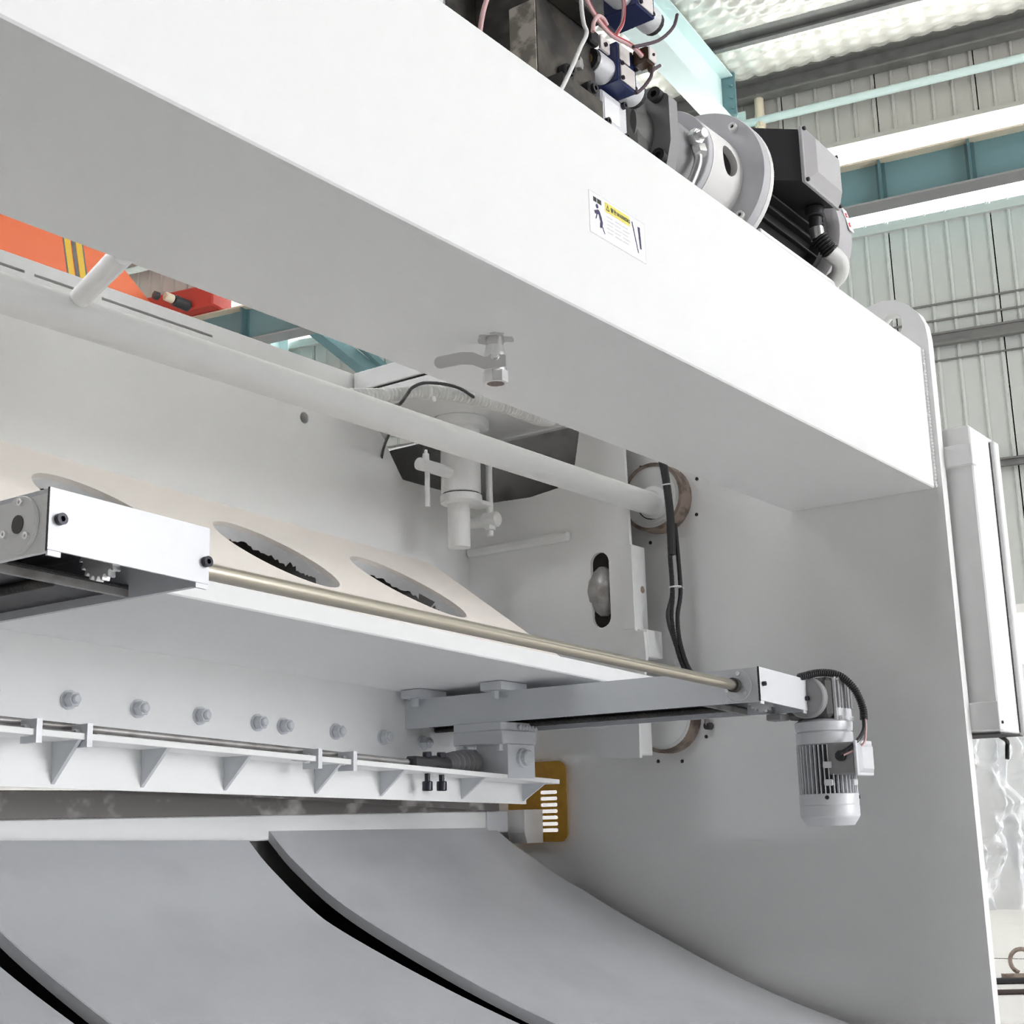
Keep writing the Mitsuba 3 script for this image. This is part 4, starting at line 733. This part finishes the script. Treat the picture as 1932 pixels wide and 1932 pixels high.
def bracket(x, z, lab):
    k = thing('adjuster_bracket', lab, 'bracket', 'adjuster brackets on the gauge bar'); part(k, 'plate', box(x - 0.006, x + 0.006, 0.975, 1.024, z - 0.023, z + 0.021, 0.001), 'paint_grey', smooth=False)
    part(k, 'rear_edge', box(x - 0.0061, x + 0.0061, 0.974, 0.9755, z - 0.023, z + 0.021), 'aluminium', smooth=False)
    part(k, 'nut', hexnut((x - 0.006, 1.0, z), (-1, 0, 0), 0.022, 0.012), 'steel_bright'); part(k, 'nut', hexnut((x + 0.006, 1.0, z), (1, 0, 0), 0.022, 0.006), 'steel_bright')
bracket(-2.115, 0.9745, 'adjuster bracket plate on the gauge bar, leftmost of the four')
bracket(-2.005, 0.9695, 'adjuster bracket plate on the gauge bar, second from the left')
bracket(-1.390, 0.938, 'adjuster bracket plate on the gauge bar, third from the left')
bracket(-1.276, 0.935, 'adjuster bracket plate on the gauge bar, rightmost of the four')
def adj(x0, x1, z0, z1, lab):
    k = thing('adjuster_bolt', lab, 'bolt', 'adjuster bolts on the gauge bar'); part(k, 'thread', corrugated([(x0, 1.0, z0), ((x0 + x1) / 2, 1.0, (z0 + z1) / 2), (x1, 1.0, z1)], 0.0085, 0.004, 0.0012, 12), 'steel_dull')
    part(k, 'cap', cyl((x1, 1.0, z1), (1, 0, -0.04), 0.0095, 0.012, 16, 0.002), 'steel_dull')
adj(-2.20, -1.985, 0.978, 0.968, 'threaded adjuster bolt through the left pair of brackets')
adj(-1.452, -1.268, 0.9405, 0.9345, 'threaded adjuster bolt through the right pair of brackets')
gr = thing('gauge_rod', 'thin dark steel rod running above the white gauge bar to the black clamp', 'rod')
part(gr, 'rod', tube([(-3.5, 1.045, 1.062), (-1.01, 1.035, 0.938)], 0.0075, 20, curve=False), 'steel_dull')

# ================================================================== TABLE, GUARD, CHUTES
bd = thing('machine_bed', 'white bed of the shearing machine with the dark lower blade along its top', 'machine bed')
part(bd, 'bed_beam', box(-4.4, -0.160, 1.38, 1.90, 0.757, 0.820, 0.003), 'paint', smooth=False)
part(bd, 'bed_body', box(-4.4, -0.10, 1.415, 1.90, 0.0, 0.757), 'recess_shade', smooth=False)  # dark colour stands for the shade below the bed beam
part(bd, 'lower_blade', box(-4.4, -0.205, 1.376, 1.42, 0.8202, 0.880, 0.001), 'blade_steel', smooth=False)
part(bd, 'lower_blade__tip', box(-0.205, -0.150, 1.376, 1.42, 0.8202, 0.872, 0.001), 'steel_bright', smooth=False)
part(bd, 'end_sleeve', box(-0.262, -0.158, 1.372, 1.90, 0.755, 0.8205, 0.003), 'aluminium', smooth=False)
part(bd, 'end_block', prism([(-0.125, 0.822), (-0.026, 0.822), (-0.026, 0.720), (-0.112, 0.720), (-0.125, 0.752)], 1.335, 1.40, 'y'), 'plastic_white', smooth=False)
yg = thing('finger_guard', 'ochre yellow guard plate with seven slots at the right end of the blade', 'guard')
gp_ = Polygon([(1.245, 0.722), (1.50, 0.722), (1.50, 0.970), (1.245, 0.970)]).buffer(-0.028).buffer(0.028)
for i in range(7):
    z = 0.757 + i * 0.0195; gp_ = gp_.difference(rrect(1.278, 1.345, z - 0.0058, z + 0.0058, 0.0055))
part(yg, 'plate', prism(gp_, -0.024, -0.019, 'x'), 'guard_yellow', smooth=20)
# chutes: curved sheets
PY = [(1.40, .79), (1.375, .765), (1.30, .69), (1.15, .58), (.865, .435), (.60, .325), (.35, .247), (.10, .18), (-.30, .09), (-.55, .04)]
ps = spline(np.array([(y, z, 0) for y, z in PY]), 10)[:, :2]
def sheet(name, lab, xl, xr, lift, ystart):
    k = thing('chute_plate', lab, 'chute', 'chute sheets below the blade')
    P = ps[ps[:, 0] <= ystart]; N = np.linspace(0, 1, 14); Vv = []; nN = len(N)
    for y, z in P:
        for t in N: Vv.append((xl(y) * (1 - t) + xr(y) * t, y, z + lift(y, t)))
    Vv = np.array(Vv); F = []
    for i in range(len(P) - 1):
        for j in range(nN - 1): a = i * nN + j; F += [(a, a + nN, a + nN + 1), (a, a + nN + 1, a + 1)]
    topm = trimesh.Trimesh(Vv, np.array(F), process=False)
    und = topm.copy(); und.vertices = und.vertices - np.array([0, 0, 0.004]); und.invert()
    part(k, 'sheet', cat(topm, und), 'paint_chute', smooth=True)
    L = []
    for y, z in P: x = xl(y); L += [(x - 0.001, y, z + lift(y, 0) + 0.0005), (x - 0.001, y, z + lift(y, 0) - 0.026)]
    F = []
    for i in range(len(P) - 1): a = 2 * i; F += [(a, a + 1, a + 3), (a, a + 3, a + 2)]
    fl = trimesh.Trimesh(np.array(L), np.array(F), process=False); f2 = fl.copy(); f2.vertices = f2.vertices + np.array([0.004, 0, 0]); f2.invert()
    part(k, 'folded_edge', cat(fl, f2), 'paint_chute', smooth=True)
    return k
lin = lambda y, y0, x0, y1, x1: x0 + (x1 - x0) * (y0 - y) / (y0 - y1)
xl2 = lambda y: lin(y, 1.40, -1.162, 0.60, -0.965)
xr2 = lambda y: float(np.interp(-y, [-1.40, -1.37, -1.29, -1.15, -0.86, 1.0], [-0.24, -0.215, -0.155, -0.085, -0.055, -0.045]))
xr1 = lambda y: lin(y, 1.37, -1.235, 0.60, -0.985)
xl1 = lambda y: lin(y, 1.18, -2.04, 0.907, -1.985)
sheet('chute_plate', 'right grey chute sheet sloping down beside the end plate, raised along its left fold', xl2, xr2, lambda y, t: 0.012 * (1 - t) * max(0, (y - 0.5)) , 1.405)
sheet('chute_plate', 'wide middle grey chute sheet at the bottom of the photo', xl1, xr1, lambda y, t: 0.022 * (1 - t) * min(1, max(0, (y - 0.9) / 0.4)) - 0.022 * t * min(1, max(0, (1.372 - y) / 0.2)), 1.374)
sheet('chute_plate', 'left grey chute sheet showing only in the bottom left corner', lambda y: xl1(y) - 1.0, lambda y: xl1(y) - 0.028, lambda y, t: -0.022, 1.372)
single('chute_shade_block', hull([(-4.4, 1.36, 0.58), (-0.3, 1.36, 0.58), (-4.4, 1.36, 0.0), (-0.3, 1.36, 0.0), (-4.4, 0.50, 0.13), (-0.3, 0.50, 0.13), (-4.4, 0.50, 0.0), (-0.3, 0.50, 0.0)]), 'gap_shade', 'dark block added under the chute sheets to shade the gap between them', 'frame')  # near-black body added to stand for shade below the sheets

# cable bundle on the end plate
cb = thing('cable_bundle', 'bundle of black cables tied together, hanging on the end plate past the round bearing', 'cable')
cbx = np.array([(-0.165, 0.785, 1.93), (-0.150, 0.765, 1.83), (-0.129, 0.765, 1.74), (-0.120, 0.765, 1.648), (-0.122, 0.765, 1.551), (-0.119, 0.765, 1.441), (-0.134, 0.765, 1.364), (-0.116, 0.765, 1.287), (-0.065, 0.765, 1.209), (-0.04, 0.72, 1.14)])
part(cb, 'sleeve', tube(cbx[:5], 0.012, 12), 'black')
part(cb, 'cable', corrugated(cbx[3:] + [-0.002, 0.006, 0], 0.0075, 0.006, 0.0018, 10), 'black')
part(cb, 'cable', tube(cbx[3:] + np.array([(0.014 + 0.012 * math.sin(i * 1.05), -0.006, 0) for i in range(7)]), 0.0065, 10), 'black')
part(cb, 'cable', tube(cbx[4:] + np.array([(0.006 if i != 2 else -0.012, 0.012, 0) for i in range(6)]), 0.006, 10), 'black_cast')
part(cb, 'cable_tie', lathe([(0.0135, 0), (0.0135, 0.004)], cbx[1] * 0.3 + cbx[2] * 0.7, (0.2, 0, -1), 16), 'plastic_white')
part(cb, 'cable_tie', lathe([(0.020, 0), (0.020, 0.004)], (-0.112, 0.766, 1.452), (0, 0.05, 1), 16), 'plastic_white')
part(cb, 'cable_tie', box(-0.098, -0.076, 0.755, 0.758, 1.452, 1.456), 'plastic_white')

# ================================================================== CONTROL CABINET
cc = thing('control_cabinet', 'narrow pale grey control cabinet hung on the outside of the end plate', 'cabinet')
part(cc, 'case', box(0.06, 0.262, -0.09, 0.60, 0.985, 1.828, 0.004), 'paint', smooth=False)
part(cc, 'door', box(0.228, 0.27, -0.105, 0.62, 0.982, 1.815, 0.003), 'paint', smooth=False)
part(cc, 'door__gasket', box(0.2245, 0.228, -0.0925, 0.58, 0.99, 1.81), 'wall_seam')
for z0, z1 in ((1.712, 1.772), (0.99, 1.065)): part(cc, 'hanger', box(0.041, 0.076, -0.096, 0.05, z0, z1, 0.002), 'paint', smooth=False)
part(cc, 'case__bottom_seam', box(0.0601, 0.26, -0.089, 0.58, 0.980, 0.985), 'wall_seam')
part(cc, 'hanger__bolt', cyl((0.058, -0.096, 1.01), (0, -1, 0), 0.004, 0.004, 10), 'black')
single('cabinet_cable', tube([(0.28, -0.02, 0.985), (0.27, -0.04, 0.97), (0.235, -0.05, 0.95), (0.225, -0.05, 0.92)], 0.006, 10), 'black', 'short black cable end under the control cabinet', 'cable')

# clear plastic wrap behind the cabinet
def film(x0, y0, x1, y1, z0, z1, seed):
    nu, nz = 60, 110; uu, zz = np.meshgrid(np.linspace(0, 1, nu), np.linspace(0, 1, nz), indexing='ij')
    pts = np.stack([x0 + (x1 - x0) * uu, y0 + (y1 - y0) * uu, z0 + (z1 - z0) * zz], -1)
    nrm = np.array([y1 - y0, -(x1 - x0), 0]); nrm /= np.linalg.norm(nrm)
    q = np.stack([uu * 7, zz * 2.2, uu * 0], -1)
    d = 0.10 * (meshkit.noise(q, seed) - 0.5) + 0.06 * (meshkit.noise(q * 3.1, seed + 1) - 0.5) + 0.03 * np.abs(meshkit.noise(q * 7, seed + 2) - 0.5)
    pts = pts + d[..., None] * nrm + (uu - 0.5)[..., None] * (1 - zz)[..., None] * np.array([x1 - x0, y1 - y0, 0]) * 0.35
    i, j = np.meshgrid(np.arange(nu - 1), np.arange(nz - 1), indexing='ij'); k = (i * nz + j).ravel()
    return trimesh.Trimesh(pts.reshape(-1, 3), np.vstack([np.stack([k, k + nz, k + nz + 1], 1), np.stack([k, k + nz + 1, k + 1], 1)]), process=False)
single('plastic_wrap', film(0.44, 0.12, 0.78, 0.05, 0.50, 1.02, 5), 'clear_film', 'crumpled clear plastic wrap hanging below the control cabinet', 'plastic wrap', smooth=True)
def floor_rod(p, q, r, lab, m='dark_hose'):
    p, q = np.array(p), np.array(q); d = (q - p); a = p - d * 3; b = q + d * 12
    single('steel_bar', tube([(a[0], a[1], r), (b[0], b[1], r)], r, 12, curve=False), m, lab, 'bar', group='bars lying on the floor')
floor_rod((2.952, 0.912), (3.015, 0.818), 0.014, 'black bar lying on the floor, the farther of the two', 'black')
floor_rod((2.593, 0.794), (2.650, 0.712), 0.011, 'dark brown bar lying on the floor, the nearer of the two')
ring = [(3.20 + 0.055 * math.cos(t) * 0.35 + 0.04, 0.885 - 0.055 * math.cos(t) * 0.9, 0.075 + 0.055 * math.sin(t)) for t in np.linspace(math.radians(-60), math.radians(250), 14)]
rk = thing('ring_bolt', 'dark steel ring standing on a small foot on the floor by the right edge', 'ring')
part(rk, 'ring', tube(ring, 0.010, 12), 'rust_steel')
part(rk, 'foot', hull([(3.16, 0.95, 0), (3.24, 0.80, 0), (3.26, 0.83, 0), (3.18, 0.97, 0), (3.16, 0.95, 0.022), (3.24, 0.80, 0.022), (3.26, 0.83, 0.022), (3.18, 0.97, 0.022)]), 'rust_steel', smooth=False)
